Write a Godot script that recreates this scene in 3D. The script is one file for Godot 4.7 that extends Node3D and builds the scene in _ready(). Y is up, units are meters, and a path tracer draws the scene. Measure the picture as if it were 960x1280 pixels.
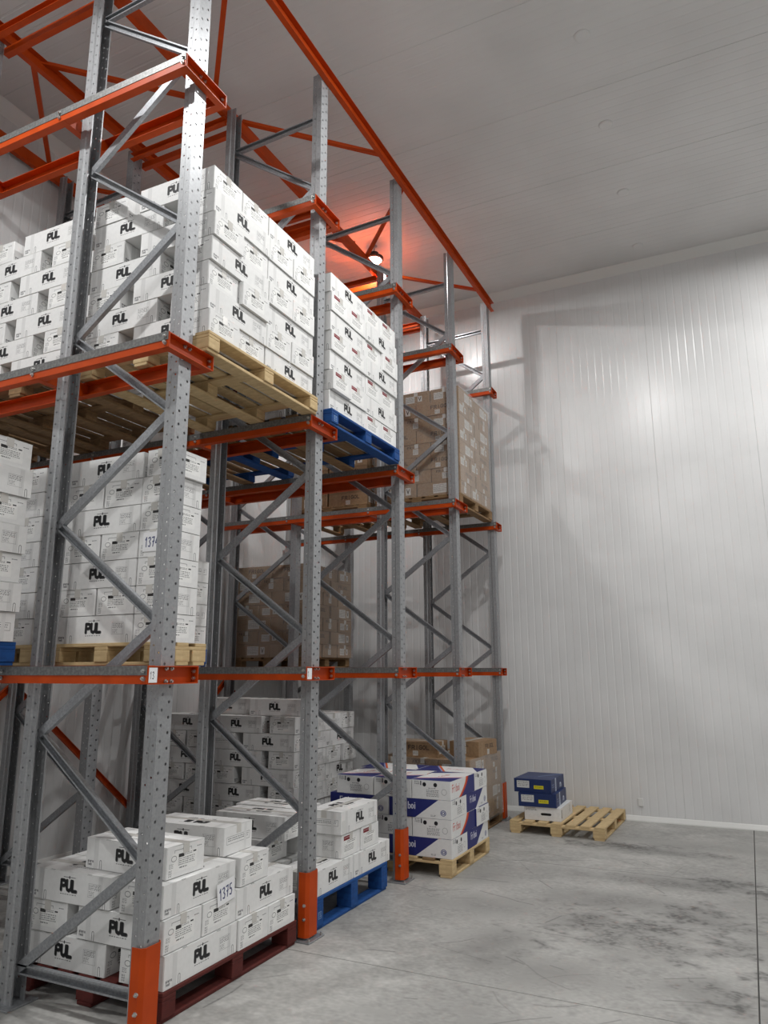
extends Node3D
# Cold store: drive-in pallet racking on the left, white panel walls and ceiling, concrete floor.
# x = across the aisle (rack lanes run towards -x), y = up, -z = along the aisle to the end wall.

const PITCH := 1.45
const FRAMES := [0.0, -1.45, -2.9, -4.35, -5.68]
const LEVELS := [1.69, 3.437, 5.192]
const ROOM_X0 := -3.13
const ROOM_X1 := 6.2
const ROOM_Z0 := -6.25
const ROOM_Z1 := 7.5
const CEIL := 6.8

var rng := RandomNumberGenerator.new()
var used := {}
var M := {}
var mesh_cache := {}

# ------------------------------------------------------------------ naming and tagging
func numbered(n: String) -> String:
	var k: int = used.get(n, 0)
	used[n] = k + 1
	return n if k == 0 else "%s_%03d" % [n, k]

func tag(o: Node, label: String, category: String, group := "") -> void:
	o.set_meta("label", label)
	o.set_meta("category", category)
	if group != "":
		o.set_meta("group", group)

func thing(called: String, at: Vector3, label: String, category: String, group := "") -> Node3D:
	var o := Node3D.new()
	o.name = numbered(called)
	add_child(o)
	o.position = at
	tag(o, label, category, group)
	return o

func put(called: String, mesh: Mesh, mat: Material, parent: Node, xf := Transform3D()) -> MeshInstance3D:
	var o := MeshInstance3D.new()
	o.name = called
	o.mesh = mesh
	o.material_override = mat
	o.transform = xf
	o.cast_shadow = GeometryInstance3D.SHADOW_CASTING_SETTING_ON
	parent.add_child(o, true)
	return o

func structure(called: String, mesh: Mesh, mat: Material, xf := Transform3D()) -> MeshInstance3D:
	var o := put(called, mesh, mat, self, xf)
	o.set_meta("kind", "structure")
	return o

# ------------------------------------------------------------------ mesh helpers
func tri(st: SurfaceTool, a: Vector3, b: Vector3, c: Vector3, n: Vector3, ua := Vector2.ZERO, ub := Vector2.ZERO, uc := Vector2.ZERO) -> void:
	if (b - a).cross(c - a).dot(n) > 0.0:
		var t := b; b = c; c = t
		var u := ub; ub = uc; uc = u
	st.set_normal(n); st.set_uv(ua); st.add_vertex(a)
	st.set_normal(n); st.set_uv(ub); st.add_vertex(b)
	st.set_normal(n); st.set_uv(uc); st.add_vertex(c)

func quad(st: SurfaceTool, a: Vector3, b: Vector3, c: Vector3, d: Vector3, n: Vector3, r := Rect2(0, 0, 1, 1)) -> void:
	# a = bottom left, b = bottom right, c = top right, d = top left, as seen from outside
	var e := r.end
	tri(st, a, b, c, n, Vector2(r.position.x, e.y), e, Vector2(e.x, r.position.y))
	tri(st, a, c, d, n, Vector2(r.position.x, e.y), Vector2(e.x, r.position.y), r.position)

func begin() -> SurfaceTool:
	var st := SurfaceTool.new()
	st.begin(Mesh.PRIMITIVE_TRIANGLES)
	return st

func box(size: Vector3) -> Mesh:
	var key := "box%s" % size
	if not mesh_cache.has(key):
		var b := BoxMesh.new()
		b.size = size
		mesh_cache[key] = b
	return mesh_cache[key]

func chamfered(size: Vector3, c: float) -> Mesh:
	# a box with chamfered edges, centred
	var key := "ch%s %s" % [size, c]
	if mesh_cache.has(key):
		return mesh_cache[key]
	var st := begin()
	var h := size / 2.0
	var ax := [Vector3.RIGHT, Vector3.UP, Vector3.BACK]
	for i in 3:
		var j := (i + 1) % 3
		var k := (i + 2) % 3
		for s in [-1.0, 1.0]:
			var n: Vector3 = ax[i] * s
			var o: Vector3 = ax[i] * h[i] * s
			var u: Vector3 = ax[j] * (h[j] - c)
			var v: Vector3 = ax[k] * (h[k] - c)
			quad(st, o - u - v, o + u - v, o + u + v, o - u + v, n)
			for t in [-1.0, 1.0]:   # edge between face i,s and face j,t
				var n2: Vector3 = (ax[i] * s + ax[j] * t).normalized()
				var e1: Vector3 = ax[i] * h[i] * s + ax[j] * (h[j] - c) * t
				var e2: Vector3 = ax[i] * (h[i] - c) * s + ax[j] * h[j] * t
				quad(st, e1 - v, e1 + v, e2 + v, e2 - v, n2)
	for a in [-1.0, 1.0]:
		for b in [-1.0, 1.0]:
			for d in [-1.0, 1.0]:
				var p := Vector3(h.x * a, h.y * b, h.z * d)
				tri(st, p - Vector3(0, c * b, c * d), p - Vector3(c * a, 0, c * d), p - Vector3(c * a, c * b, 0), Vector3(a, b, d).normalized())
	mesh_cache[key] = st.commit()
	return mesh_cache[key]

func extrude(profile: PackedVector2Array, length: float, A: Vector3, B: Vector3, C: Vector3, punched := false) -> Mesh:
	# profile in the (A, B) plane swept along C from 0 to length, with caps
	var st := begin()
	var n := profile.size()
	var area := 0.0
	for i in n:
		var p := profile[i]
		var q := profile[(i + 1) % n]
		area += p.x * q.y - q.x * p.y
	var sgn := 1.0 if area > 0 else -1.0
	for i in n:
		var p := profile[i]
		var q := profile[(i + 1) % n]
		var e := (q - p).normalized()
		var nn := Vector2(e.y, -e.x) * sgn
		var nrm := (A * nn.x + B * nn.y).normalized()
		var a := A * p.x + B * p.y
		var b := A * q.x + B * q.y
		var c := b + C * length
		var d := a + C * length
		if punched:
			tri(st, a, b, c, nrm, upright_uv(a, nrm), upright_uv(b, nrm), upright_uv(c, nrm))
			tri(st, a, c, d, nrm, upright_uv(a, nrm), upright_uv(c, nrm), upright_uv(d, nrm))
		else:
			quad(st, a, b, c, d, nrm)
	var idx := Geometry2D.triangulate_polygon(profile)
	for i in range(0, idx.size(), 3):
		for s in [0.0, 1.0]:
			var off: Vector3 = C * length * s
			var v := []
			for k in 3:
				var p := profile[idx[i + k]]
				v.append(A * p.x + B * p.y + off)
			tri(st, v[0], v[1], v[2], C * (1.0 if s > 0.5 else -1.0), Vector2(0.02, 0.02), Vector2(0.03, 0.02), Vector2(0.02, 0.03))
	return st.commit()

func channel(w: float, h: float, t: float) -> PackedVector2Array:
	# a C section: web at a = 0 (height h along b, centred), flanges reaching to a = w
	return PackedVector2Array([Vector2(0, -h / 2), Vector2(w, -h / 2), Vector2(w, -h / 2 + t), Vector2(t, -h / 2 + t), Vector2(t, h / 2 - t), Vector2(w, h / 2 - t), Vector2(w, h / 2), Vector2(0, h / 2)])

func lathe(profile: Array, seg: int) -> Mesh:
	# profile: Vector2(radius, y) from bottom to top
	var st := begin()
	for i in profile.size() - 1:
		var p: Vector2 = profile[i]
		var q: Vector2 = profile[i + 1]
		var e := q - p
		if e.length() < 1e-6:
			continue
		for k in seg:
			var a0 := TAU * k / seg
			var a1 := TAU * (k + 1) / seg
			var am := (a0 + a1) / 2
			var n := Vector3(cos(am) * e.y, -e.x, sin(am) * e.y).normalized()
			var v0 := Vector3(cos(a0) * p.x, p.y, sin(a0) * p.x)
			var v1 := Vector3(cos(a1) * p.x, p.y, sin(a1) * p.x)
			var v2 := Vector3(cos(a1) * q.x, q.y, sin(a1) * q.x)
			var v3 := Vector3(cos(a0) * q.x, q.y, sin(a0) * q.x)
			if p.x > 1e-6:
				tri(st, v0, v1, v2, n)
			if q.x > 1e-6:
				tri(st, v0, v2, v3, n)
	return st.commit()

# ------------------------------------------------------------------ materials
func std(albedo: Color, rough: float, metal := 0.0, spec := 0.5) -> StandardMaterial3D:
	var m := StandardMaterial3D.new()
	m.albedo_color = albedo
	m.roughness = rough
	m.metallic = metal
	m.metallic_specular = spec
	return m

func noise_tex(seed_: int, freq: float, lo: Color, hi: Color, size := 256, octaves := 4, kind := FastNoiseLite.TYPE_SIMPLEX_SMOOTH) -> NoiseTexture2D:
	var n := FastNoiseLite.new()
	n.seed = seed_
	n.frequency = freq
	n.noise_type = kind
	n.fractal_octaves = octaves
	var t := NoiseTexture2D.new()
	t.width = size
	t.height = size
	t.seamless = true
	t.noise = n
	var g := Gradient.new()
	g.set_color(0, lo)
	g.set_color(1, hi)
	t.color_ramp = g
	return t

func triplanar(m: StandardMaterial3D, tex: Texture2D, scale: Vector3, world := true) -> StandardMaterial3D:
	m.albedo_texture = tex
	m.uv1_triplanar = true
	m.uv1_world_triplanar = world
	m.uv1_scale = scale
	return m

func wood(seed_: int, lo: Color, hi: Color) -> StandardMaterial3D:
	var m := std(Color.WHITE, 0.8)
	var img := Image.create(128, 128, false, Image.FORMAT_RGB8)
	var n := FastNoiseLite.new()
	n.seed = seed_
	n.frequency = 0.02
	for y in 128:
		for x in 128:
			var v := n.get_noise_3d(x * 0.6, y * 7.0, 0.0) * 0.5 + 0.5
			v = clampf(v * 0.7 + (n.get_noise_2d(x * 3.0, y * 3.0 + 500.0) * 0.5 + 0.5) * 0.4 - 0.05, 0, 1)
			img.set_pixel(x, y, lo.lerp(hi, v))
	triplanar(m, ImageTexture.create_from_image(img), Vector3(1.1, 1.9, 1.9), false)
	return m

func make_materials() -> void:
	M.galv = triplanar(std(Color.WHITE, 0.42, 0.62), noise_tex(3, 0.05, Color(0.54, 0.55, 0.56), Color(0.68, 0.69, 0.71), 256, 3, FastNoiseLite.TYPE_CELLULAR), Vector3(5, 5, 5))
	M.galv_dark = triplanar(std(Color.WHITE, 0.5, 0.6), noise_tex(5, 0.04, Color(0.40, 0.40, 0.40), Color(0.56, 0.56, 0.55), 256, 4), Vector3(4, 4, 4))
	M.orange = triplanar(std(Color.WHITE, 0.45, 0.0, 0.32), noise_tex(8, 0.02, Color(0.68, 0.245, 0.048), Color(0.75, 0.28, 0.062), 128, 3), Vector3(2, 2, 2))
	M.bolt = std(Color(0.75, 0.75, 0.74), 0.35, 0.9)
	M.panel = triplanar(std(Color.WHITE, 0.27), noise_tex(11, 0.012, Color(0.83, 0.83, 0.83), Color(0.87, 0.87, 0.87), 128, 3), Vector3(0.6, 0.6, 0.6))
	M.ceiling = triplanar(std(Color.WHITE, 0.38), noise_tex(12, 0.012, Color(0.80, 0.795, 0.79), Color(0.84, 0.835, 0.83), 128, 3), Vector3(0.5, 0.5, 0.5))
	M.trim = std(Color(0.85, 0.85, 0.84), 0.45)
	M.plain_wall = std(Color(0.80, 0.80, 0.80), 0.6)
	M.pine = wood(21, Color(0.67, 0.56, 0.41), Color(0.88, 0.79, 0.60))
	M.pine_old = wood(22, Color(0.40, 0.31, 0.21), Color(0.66, 0.53, 0.37))
	M.red_wood = wood(23, Color(0.24, 0.065, 0.05), Color(0.42, 0.14, 0.11))
	M.blue_wood = wood(24, Color(0.02, 0.19, 0.41), Color(0.07, 0.36, 0.64))
	M.tape = std(Color(0.80, 0.79, 0.77), 0.25)
	M.film = std(Color(0.9, 0.9, 0.9, 0.10), 0.12)
	M.film.transparency = BaseMaterial3D.TRANSPARENCY_ALPHA
	M.lamp_body = std(Color(0.12, 0.12, 0.13), 0.5, 0.3)
	M.lamp_glow = std(Color(1, 1, 1), 0.4)
	M.lamp_glow.emission_enabled = true
	M.lamp_glow.emission = Color(1.0, 0.98, 0.94)
	M.lamp_glow.emission_energy_multiplier = 12.0
	M.upright = upright_material()

func upright_material() -> StandardMaterial3D:
	# galvanised sheet with punched holes: left half of the map is the wide face, right half the sides; 0.6 m tall
	var w := 128
	var h := 384
	var img := Image.create(w, h, false, Image.FORMAT_RGBA8)
	var n := FastNoiseLite.new()
	n.seed = 4
	n.noise_type = FastNoiseLite.TYPE_CELLULAR
	n.frequency = 0.09
	for y in h:
		for x in w:
			var a := TAU * y / h
			var v := n.get_noise_3d(x * 1.0, cos(a) * 61.0, sin(a) * 61.0) * 0.5 + 0.5
			var g := 0.56 + v * 0.22
			img.set_pixel(x, y, Color(g, g * 1.01, g * 1.025, 1.0))
	for k in 8:
		for hole in [[15, 0.0, 4.8], [47, 0.5, 4.8], [78, 0.25, 3.4], [108, 0.75, 3.4]]:
			var cy: float = (k + hole[1]) * 48.0
			var r: float = hole[2]
			for dy in range(-6, 7):
				for dx in range(-6, 7):
					if dx * dx + dy * dy <= r * r:
						var px: int = hole[0] + dx
						var py := posmod(int(cy) + dy, h)
						img.set_pixel(px, py, Color(0.2, 0.2, 0.2, 0.0))
	var m := std(Color.WHITE, 0.46, 0.45)
	m.albedo_texture = ImageTexture.create_from_image(img)
	m.transparency = BaseMaterial3D.TRANSPARENCY_ALPHA_SCISSOR
	m.alpha_scissor_threshold = 0.5
	m.cull_mode = BaseMaterial3D.CULL_DISABLED
	return m

# ------------------------------------------------------------------ lettering drawn into images
const GLYPH := {
	"P": [[0, 1, 0, 0, .5, 0, .72, .08, .8, .27, .72, .46, .5, .55, 0, .55]],
	"U": [[0, 0, 0, .65, .1, .88, .4, 1, .7, .88, .8, .65, .8, 0]],
	"L": [[0, 0, 0, 1, .7, 1]],
	"F": [[0, 1, 0, 0, .7, 0], [0, .48, .55, .48]],
	"R": [[0, 1, 0, 0, .5, 0, .75, .1, .75, .42, .5, .52, 0, .52], [.4, .52, .8, 1]],
	"I": [[0.4, 0, .4, 1]],
	"G": [[.8, .2, .6, 0, .25, 0, 0, .25, 0, .75, .25, 1, .6, 1, .8, .8, .8, .55, .45, .55]],
	"O": [[.4, 0, .1, .15, 0, .5, .1, .85, .4, 1, .7, .85, .8, .5, .7, .15, .4, 0]],
	"V": [[0, 0, .4, 1, .8, 0]],
	"1": [[.2, .25, .5, 0, .45, 1]],
	"3": [[.05, .1, .5, 0, .7, .2, .35, .45, .7, .7, .5, 1, .05, .95]],
	"7": [[.05, .05, .75, 0, .35, 1], [.25, .5, .7, .45]],
	"5": [[.75, 0, .2, .05, .15, .45, .6, .45, .75, .7, .5, 1, .05, .95]],
	"4": [[.5, 1, .6, 0, .05, .65, .8, .6]],
	"m": [[0, 1, 0, .35], [0, .5, .2, .35, .4, .5, .4, 1], [.4, .5, .6, .35, .8, .5, .8, 1]],
	"i": [[.2, .35, .2, 1], [.2, .1, .2, .15]],
	"n": [[0, 1, 0, .35], [0, .5, .3, .35, .6, .5, .6, 1]],
	"e": [[0, .65, .65, .65, .55, .4, .3, .35, .05, .5, .05, .85, .3, 1, .6, .9]],
	"r": [[0, 1, 0, .35], [0, .5, .2, .36, .45, .38]],
	"v": [[0, .35, .3, 1, .6, .35]],
	"a": [[.1, .4, .45, .36, .6, .5, .6, 1, .2, 1, .05, .82, .25, .65, .6, .65]],
	"f": [[.5, .1, .25, .1, .2, .3, .2, 1], [0, .4, .45, .4]],
	"o": [[.3, .35, .05, .5, .05, .85, .3, 1, .6, .85, .6, .5, .3, .35]],
	"d": [[.6, 0, .6, 1, .2, 1, .05, .8, .1, .5, .3, .4, .6, .5]],
	"s": [[.55, .4, .2, .36, .05, .5, .5, .75, .45, .95, .05, .97]],
	"b": [[0, 0, 0, 1, .4, 1, .6, .8, .55, .5, .35, .4, 0, .5]],
}

func seg(img: Image, a: Vector2, b: Vector2, r: float, c: Color) -> void:
	var x0 := maxi(0, int(minf(a.x, b.x) - r - 1))
	var x1 := mini(img.get_width() - 1, int(maxf(a.x, b.x) + r + 1))
	var y0 := maxi(0, int(minf(a.y, b.y) - r - 1))
	var y1 := mini(img.get_height() - 1, int(maxf(a.y, b.y) + r + 1))
	var d := b - a
	var l2 := maxf(d.length_squared(), 1e-6)
	for y in range(y0, y1 + 1):
		for x in range(x0, x1 + 1):
			var p := Vector2(x + 0.5, y + 0.5)
			var t := clampf((p - a).dot(d) / l2, 0, 1)
			var k := clampf(r - p.distance_to(a + d * t) + 0.5, 0, 1)
			if k > 0:
				img.set_pixel(x, y, img.get_pixel(x, y).lerp(c, k * c.a))

func write(img: Image, s: String, at: Vector2, size: Vector2, r: float, c: Color, step := 1.05) -> void:
	# size = one letter's box; at = top left
	var x := at.x
	for ch in s:
		if ch == " ":
			x += size.x * 0.6
			continue
		for line in GLYPH[ch]:
			for k in range(0, line.size() - 2, 2):
				seg(img, Vector2(x + line[k] * size.x, at.y + line[k + 1] * size.y), Vector2(x + line[k + 2] * size.x, at.y + line[k + 3] * size.y), r, c)
		x += size.x * step

func rect(img: Image, x: float, y: float, w: float, h: float, c: Color) -> void:
	img.fill_rect(Rect2i(int(x), int(y), maxi(1, int(w)), maxi(1, int(h))), c)

func frame_rect(img: Image, x: float, y: float, w: float, h: float, t: float, c: Color) -> void:
	rect(img, x, y, w, t, c)
	rect(img, x, y + h - t, w, t, c)
	rect(img, x, y, t, h, c)
	rect(img, x + w - t, y, t, h, c)

func bars(img: Image, x: float, y: float, w: float, h: float, rows: int, c: Color) -> void:
	# rows of small print
	for k in rows:
		var yy := y + h * k / rows
		var xx := x
		while xx < x + w - 4:
			var l := rng.randf_range(4, 16)
			l = minf(l, x + w - xx)
			rect(img, xx, yy, l, maxf(1, h / rows * 0.45), c)
			xx += l + rng.randf_range(2, 6)

func speckle(img: Image, amount: float, seed_: int) -> void:
	var n := FastNoiseLite.new()
	n.seed = seed_
	n.frequency = 0.025
	for y in img.get_height():
		for x in img.get_width():
			var c := img.get_pixel(x, y)
			var k := 1.0 + n.get_noise_2d(x, y) * amount
			img.set_pixel(x, y, Color(c.r * k, c.g * k, c.b * k, c.a))

const AT := 1024.0
func uvr(x: float, y: float, w: float, h: float) -> Rect2:
	return Rect2((x + 1) / AT, (y + 1) / 512.0, (w - 2) / AT, (h - 2) / 512.0)

func white_atlas() -> StandardMaterial3D:
	var img := Image.create(1024, 512, false, Image.FORMAT_RGB8)
	var base := Color(0.90, 0.90, 0.895)
	var ink := Color(0.10, 0.10, 0.11)
	var grey := Color(0.42, 0.42, 0.43)
	var pale := Color(0.80, 0.80, 0.79)
	img.fill(base)
	# long side (0,0,604,159)
	rect(img, 62, 0, 34, 159, Color(0.845, 0.845, 0.84))
	rect(img, 520, 0, 30, 159, Color(0.845, 0.845, 0.84))
	seg(img, Vector2(255, 26), Vector2(345, 26), 1.2, ink)
	seg(img, Vector2(300, 22), Vector2(300, 30), 3.5, ink)
	write(img, "PUL", Vector2(242, 46), Vector2(42, 50), 9.8, Color(0.55, 0.55, 0.55), 1.02)
	write(img, "PUL", Vector2(239, 44), Vector2(42, 50), 8.6, ink, 1.02)
	bars(img, 236, 112, 130, 9, 1, grey)
	write(img, "minerva", Vector2(16, 112), Vector2(7, 14), 1.2, grey, 0.95)
	write(img, "foods", Vector2(16, 128), Vector2(7, 14), 1.2, grey, 0.95)
	frame_rect(img, 446, 40, 92, 70, 1.5, grey)
	bars(img, 452, 46, 80, 30, 4, grey)
	bars(img, 452, 80, 40, 26, 4, grey)
	for s in [[110.0, 18.0], [560.0, 18.0]]:
		write(img, "U", Vector2(s[0], 132), Vector2(s[1], -22), 1.5, grey)
		seg(img, Vector2(s[0], 130), Vector2(s[0], 156), 1.5, grey)
		seg(img, Vector2(s[0] + 15, 130), Vector2(s[0] + 15, 156), 1.5, grey)
	# short side with its label (610,0,297,159)
	rect(img, 650, 36, 200, 96, Color(0.93, 0.93, 0.925))
	seg(img, Vector2(668, 22), Vector2(668, 34), 1.2, grey)
	seg(img, Vector2(668, 22), Vector2(800, 22), 1.2, grey)
	seg(img, Vector2(800, 22), Vector2(800, 34), 1.2, grey)
	seg(img, Vector2(734, 16), Vector2(734, 26), 1.2, grey)
	for k in 12:
		var a := TAU * k / 12
		var b := TAU * (k + 1) / 12
		seg(img, Vector2(664 + cos(a) * 20, 62 + sin(a) * 14), Vector2(664 + cos(b) * 20, 62 + sin(b) * 14), 1.4, grey)
	rect(img, 700, 44, 44, 18, Color(0.18, 0.18, 0.18))
	bars(img, 748, 46, 60, 14, 2, grey)
	bars(img, 700, 68, 130, 40, 4, grey)
	bars(img, 708, 112, 60, 14, 1, ink)
	rect(img, 816, 46, 24, 7, ink)
	bars(img, 846, 26, 44, 9, 1, grey)
	bars(img, 628, 86, 34, 26, 4, grey)
	for k in 3:
		bars(img, 626, 118 + k * 12, 26, 10, 3, ink)
	# short side with framed notice (610,165,297,159)
	frame_rect(img, 632, 220, 250, 44, 2, grey)
	bars(img, 646, 230, 222, 24, 2, grey)
	rect(img, 820, 165, 26, 159, Color(0.86, 0.86, 0.855))
	# short side with a red sticker (610,330,297,159)
	rect(img, 640, 342, 120, 30, Color(0.48, 0.09, 0.13))
	bars(img, 652, 352, 92, 9, 1, Color(0.85, 0.8, 0.8))
	rect(img, 640, 374, 215, 92, Color(0.93, 0.93, 0.925))
	bars(img, 700, 380, 130, 22, 2, ink)
	bars(img, 652, 410, 150, 46, 4, grey)
	frame_rect(img, 648, 384, 40, 18, 1.5, grey)
	# top (0,165,604,297)
	write(img, "PUL", Vector2(208, 250), Vector2(66, 90), 17.0, ink, 1.05)
	seg(img, Vector2(215, 226), Vector2(385, 226), 2.0, ink)
	bars(img, 200, 372, 200, 14, 1, grey)
	rect(img, 62, 165, 34, 297, Color(0.845, 0.845, 0.84))
	rect(img, 520, 165, 30, 297, Color(0.845, 0.845, 0.84))
	for s in [150, 430]:
		rect(img, s, 166, 34, 5, ink)
		rect(img, s, 456, 34, 5, ink)
	rect(img, 910, 0, 114, 512, Color(0.87, 0.87, 0.86))
	speckle(img, 0.02, 31)
	var m := std(Color.WHITE, 0.55)
	m.albedo_texture = ImageTexture.create_from_image(img)
	m.texture_repeat = false
	return m

func brown_atlas() -> StandardMaterial3D:
	var img := Image.create(1024, 512, false, Image.FORMAT_RGB8)
	var base := Color(0.58, 0.47, 0.35)
	var ink := Color(0.24, 0.18, 0.15)
	var lab := Color(0.80, 0.79, 0.77)
	img.fill(base)
	# plain long side with the name (0,0,560,159)
	write(img, "FRIGOL", Vector2(196, 36), Vector2(40, 40), 4.4, ink, 1.12)
	rect(img, 250, 92, 66, 52, lab)
	bars(img, 254, 98, 56, 40, 4, Color(0.5, 0.49, 0.48))
	rect(img, 90, 0, 40, 159, Color(0.61, 0.505, 0.385))
	# long side with a large label (0,165,560,159)
	rect(img, 210, 186, 180, 110, lab)
	bars(img, 220, 196, 160, 90, 6, Color(0.42, 0.41, 0.40))
	rect(img, 420, 196, 70, 90, lab)
	write(img, "V", Vector2(438, 214), Vector2(40, 50), 5.0, ink)
	# short side (610,0,350,159)
	rect(img, 650, 40, 120, 86, lab)
	bars(img, 656, 48, 108, 72, 5, Color(0.45, 0.44, 0.43))
	rect(img, 810, 48, 56, 70, lab)
	write(img, "V", Vector2(822, 62), Vector2(36, 42), 4.5, ink)
	# other short side (610,165,350,159)
	rect(img, 740, 220, 70, 70, lab)
	bars(img, 746, 228, 58, 56, 5, Color(0.45, 0.44, 0.43))
	write(img, "FRIGOL", Vector2(670, 184), Vector2(26, 26), 3.0, ink, 1.12)
	# top (0,330,560,180)
	rect(img, 0, 408, 560, 26, Color(0.62, 0.52, 0.40))
	speckle(img, 0.10, 33)
	var m := std(Color.WHITE, 0.62)
	m.albedo_texture = ImageTexture.create_from_image(img)
	m.texture_repeat = false
	return m

func fruit_atlas() -> StandardMaterial3D:
	var img := Image.create(1024, 512, false, Image.FORMAT_RGB8)
	var white := Color(0.88, 0.88, 0.875)
	var blue := Color(0.12, 0.15, 0.42)
	var orange := Color(0.85, 0.36, 0.10)
	var red := Color(0.72, 0.16, 0.12)
	var grey := Color(0.36, 0.36, 0.38)
	img.fill(white)
	# first long side (0,0,594,154): white, then orange and red bands, then blue
	for y in 154:
		for x in 594:
			var e1 := 190.0 + 190.0 * (1.0 - pow(float(y) / 154.0, 1.6))
			var d := x - e1
			if d > 62:
				img.set_pixel(x, y, blue)
			elif d > 34:
				img.set_pixel(x, y, red)
			elif d > 0:
				img.set_pixel(x, y, orange)
	write(img, "Friboi", Vector2(36, 34), Vector2(38, 58), 3.8, red, 0.86)
	# second long side (610,165,400,154): blue with white script, slanting into white with a round seal
	for y in 154:
		for x in 400:
			if x < 320.0 - 150.0 * (float(y) / 154.0):
				img.set_pixel(610 + x, 165 + y, blue)
	write(img, "Friboi", Vector2(680, 196), Vector2(22, 54), 3.0, Color(0.86, 0.86, 0.9), 0.86)
	for k in 14:
		var a := TAU * k / 14
		var b := TAU * (k + 1) / 14
		for r in [22.0, 11.0]:
			seg(img, Vector2(960 + cos(a) * r * 0.7, 270 + sin(a) * r), Vector2(960 + cos(b) * r * 0.7, 270 + sin(b) * r), 2.4, Color(0.25, 0.28, 0.5))
	bars(img, 880, 290, 40, 16, 2, grey)
	# short side (610,0,370,154): two hand holes, print
	for cx in [730.0, 836.0]:
		seg(img, Vector2(cx, 36), Vector2(cx + 1, 36), 17.0, Color(0.05, 0.05, 0.09))
	bars(img, 634, 10, 50, 34, 3, grey)
	rect(img, 690, 8, 12, 36, grey)
	bars(img, 770, 62, 70, 12, 1, grey)
	bars(img, 750, 78, 120, 60, 5, grey)
	for k in 14:
		var a := TAU * k / 14
		var b := TAU * (k + 1) / 14
		seg(img, Vector2(920 + cos(a) * 24, 90 + sin(a) * 24), Vector2(920 + cos(b) * 24, 90 + sin(b) * 24), 1.6, Color(0.6, 0.6, 0.6))
	# top (0,165,594,340)
	for y in 340:
		for x in 594:
			var d := x - (120.0 + 0.55 * y)
			if d < -40 or (d > 330):
				img.set_pixel(x, 165 + y, blue)
			elif d < -22:
				img.set_pixel(x, 165 + y, Color(0.55, 0.58, 0.75))
			elif d < 0:
				img.set_pixel(x, 165 + y, orange)
	write(img, "Friboi", Vector2(260, 300), Vector2(34, 54), 3.0, red, 0.86)
	speckle(img, 0.02, 35)
	var m := std(Color.WHITE, 0.5)
	m.albedo_texture = ImageTexture.create_from_image(img)
	m.texture_repeat = false
	return m

func meat_atlas() -> StandardMaterial3D:
	# the dark blue boxes and the white one on the small pallet by the wall
	var img := Image.create(1024, 512, false, Image.FORMAT_RGB8)
	var blue := Color(0.09, 0.17, 0.36)
	img.fill(blue)
	rect(img, 20, 22, 96, 80, Color(0.80, 0.81, 0.80))
	bars(img, 28, 30, 80, 60, 4, Color(0.5, 0.5, 0.5))
	rect(img, 150, 70, 74, 40, Color(0.80, 0.76, 0.12))
	bars(img, 160, 84, 54, 12, 1, Color(0.2, 0.2, 0.1))
	# other side (610,0)
	bars(img, 640, 60, 60, 50, 2, Color(0.45, 0.52, 0.68))
	rect(img, 730, 0, 34, 154, Color(0.72, 0.76, 0.83))
	bars(img, 736, 20, 22, 110, 7, Color(0.2, 0.27, 0.45))
	write(img, "n", Vector2(880, 60), Vector2(50, 60), 8.0, Color(0.75, 0.79, 0.86))
	# top (0,165)
	for k in 3:
		seg(img, Vector2(40 + k * 10, 190), Vector2(330 + k * 10, 330), 7.0, Color(0.42, 0.5, 0.66))
	rect(img, 380, 165, 40, 340, Color(0.16, 0.25, 0.45))
	# the white box: (610,165,370,154) and (610,330,370,154)
	rect(img, 610, 165, 414, 347, Color(0.87, 0.87, 0.87))
	bars(img, 622, 176, 90, 40, 3, Color(0.5, 0.5, 0.5))
	seg(img, Vector2(760, 246), Vector2(820, 246), 14.0, Color(0.05, 0.05, 0.05))
	write(img, "U", Vector2(630, 360), Vector2(26, 90), 4.0, Color(0.15, 0.15, 0.17))
	bars(img, 900, 360, 30, 90, 6, Color(0.3, 0.3, 0.32))
	speckle(img, 0.04, 37)
	var m := std(Color.WHITE, 0.45)
	m.albedo_texture = ImageTexture.create_from_image(img)
	m.texture_repeat = false
	return m

func note_material(s: String) -> StandardMaterial3D:
	var img := Image.create(128, 96, false, Image.FORMAT_RGB8)
	img.fill(Color(0.93, 0.93, 0.94))
	var w := 22.0 if s.length() > 2 else 34.0
	write(img, s, Vector2(14, 26), Vector2(w, 46), 3.0, Color(0.22, 0.25, 0.42) if s.length() > 2 else Color(0.12, 0.12, 0.14), 1.15)
	var m := std(Color.WHITE, 0.6)
	m.albedo_texture = ImageTexture.create_from_image(img)
	return m

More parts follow.
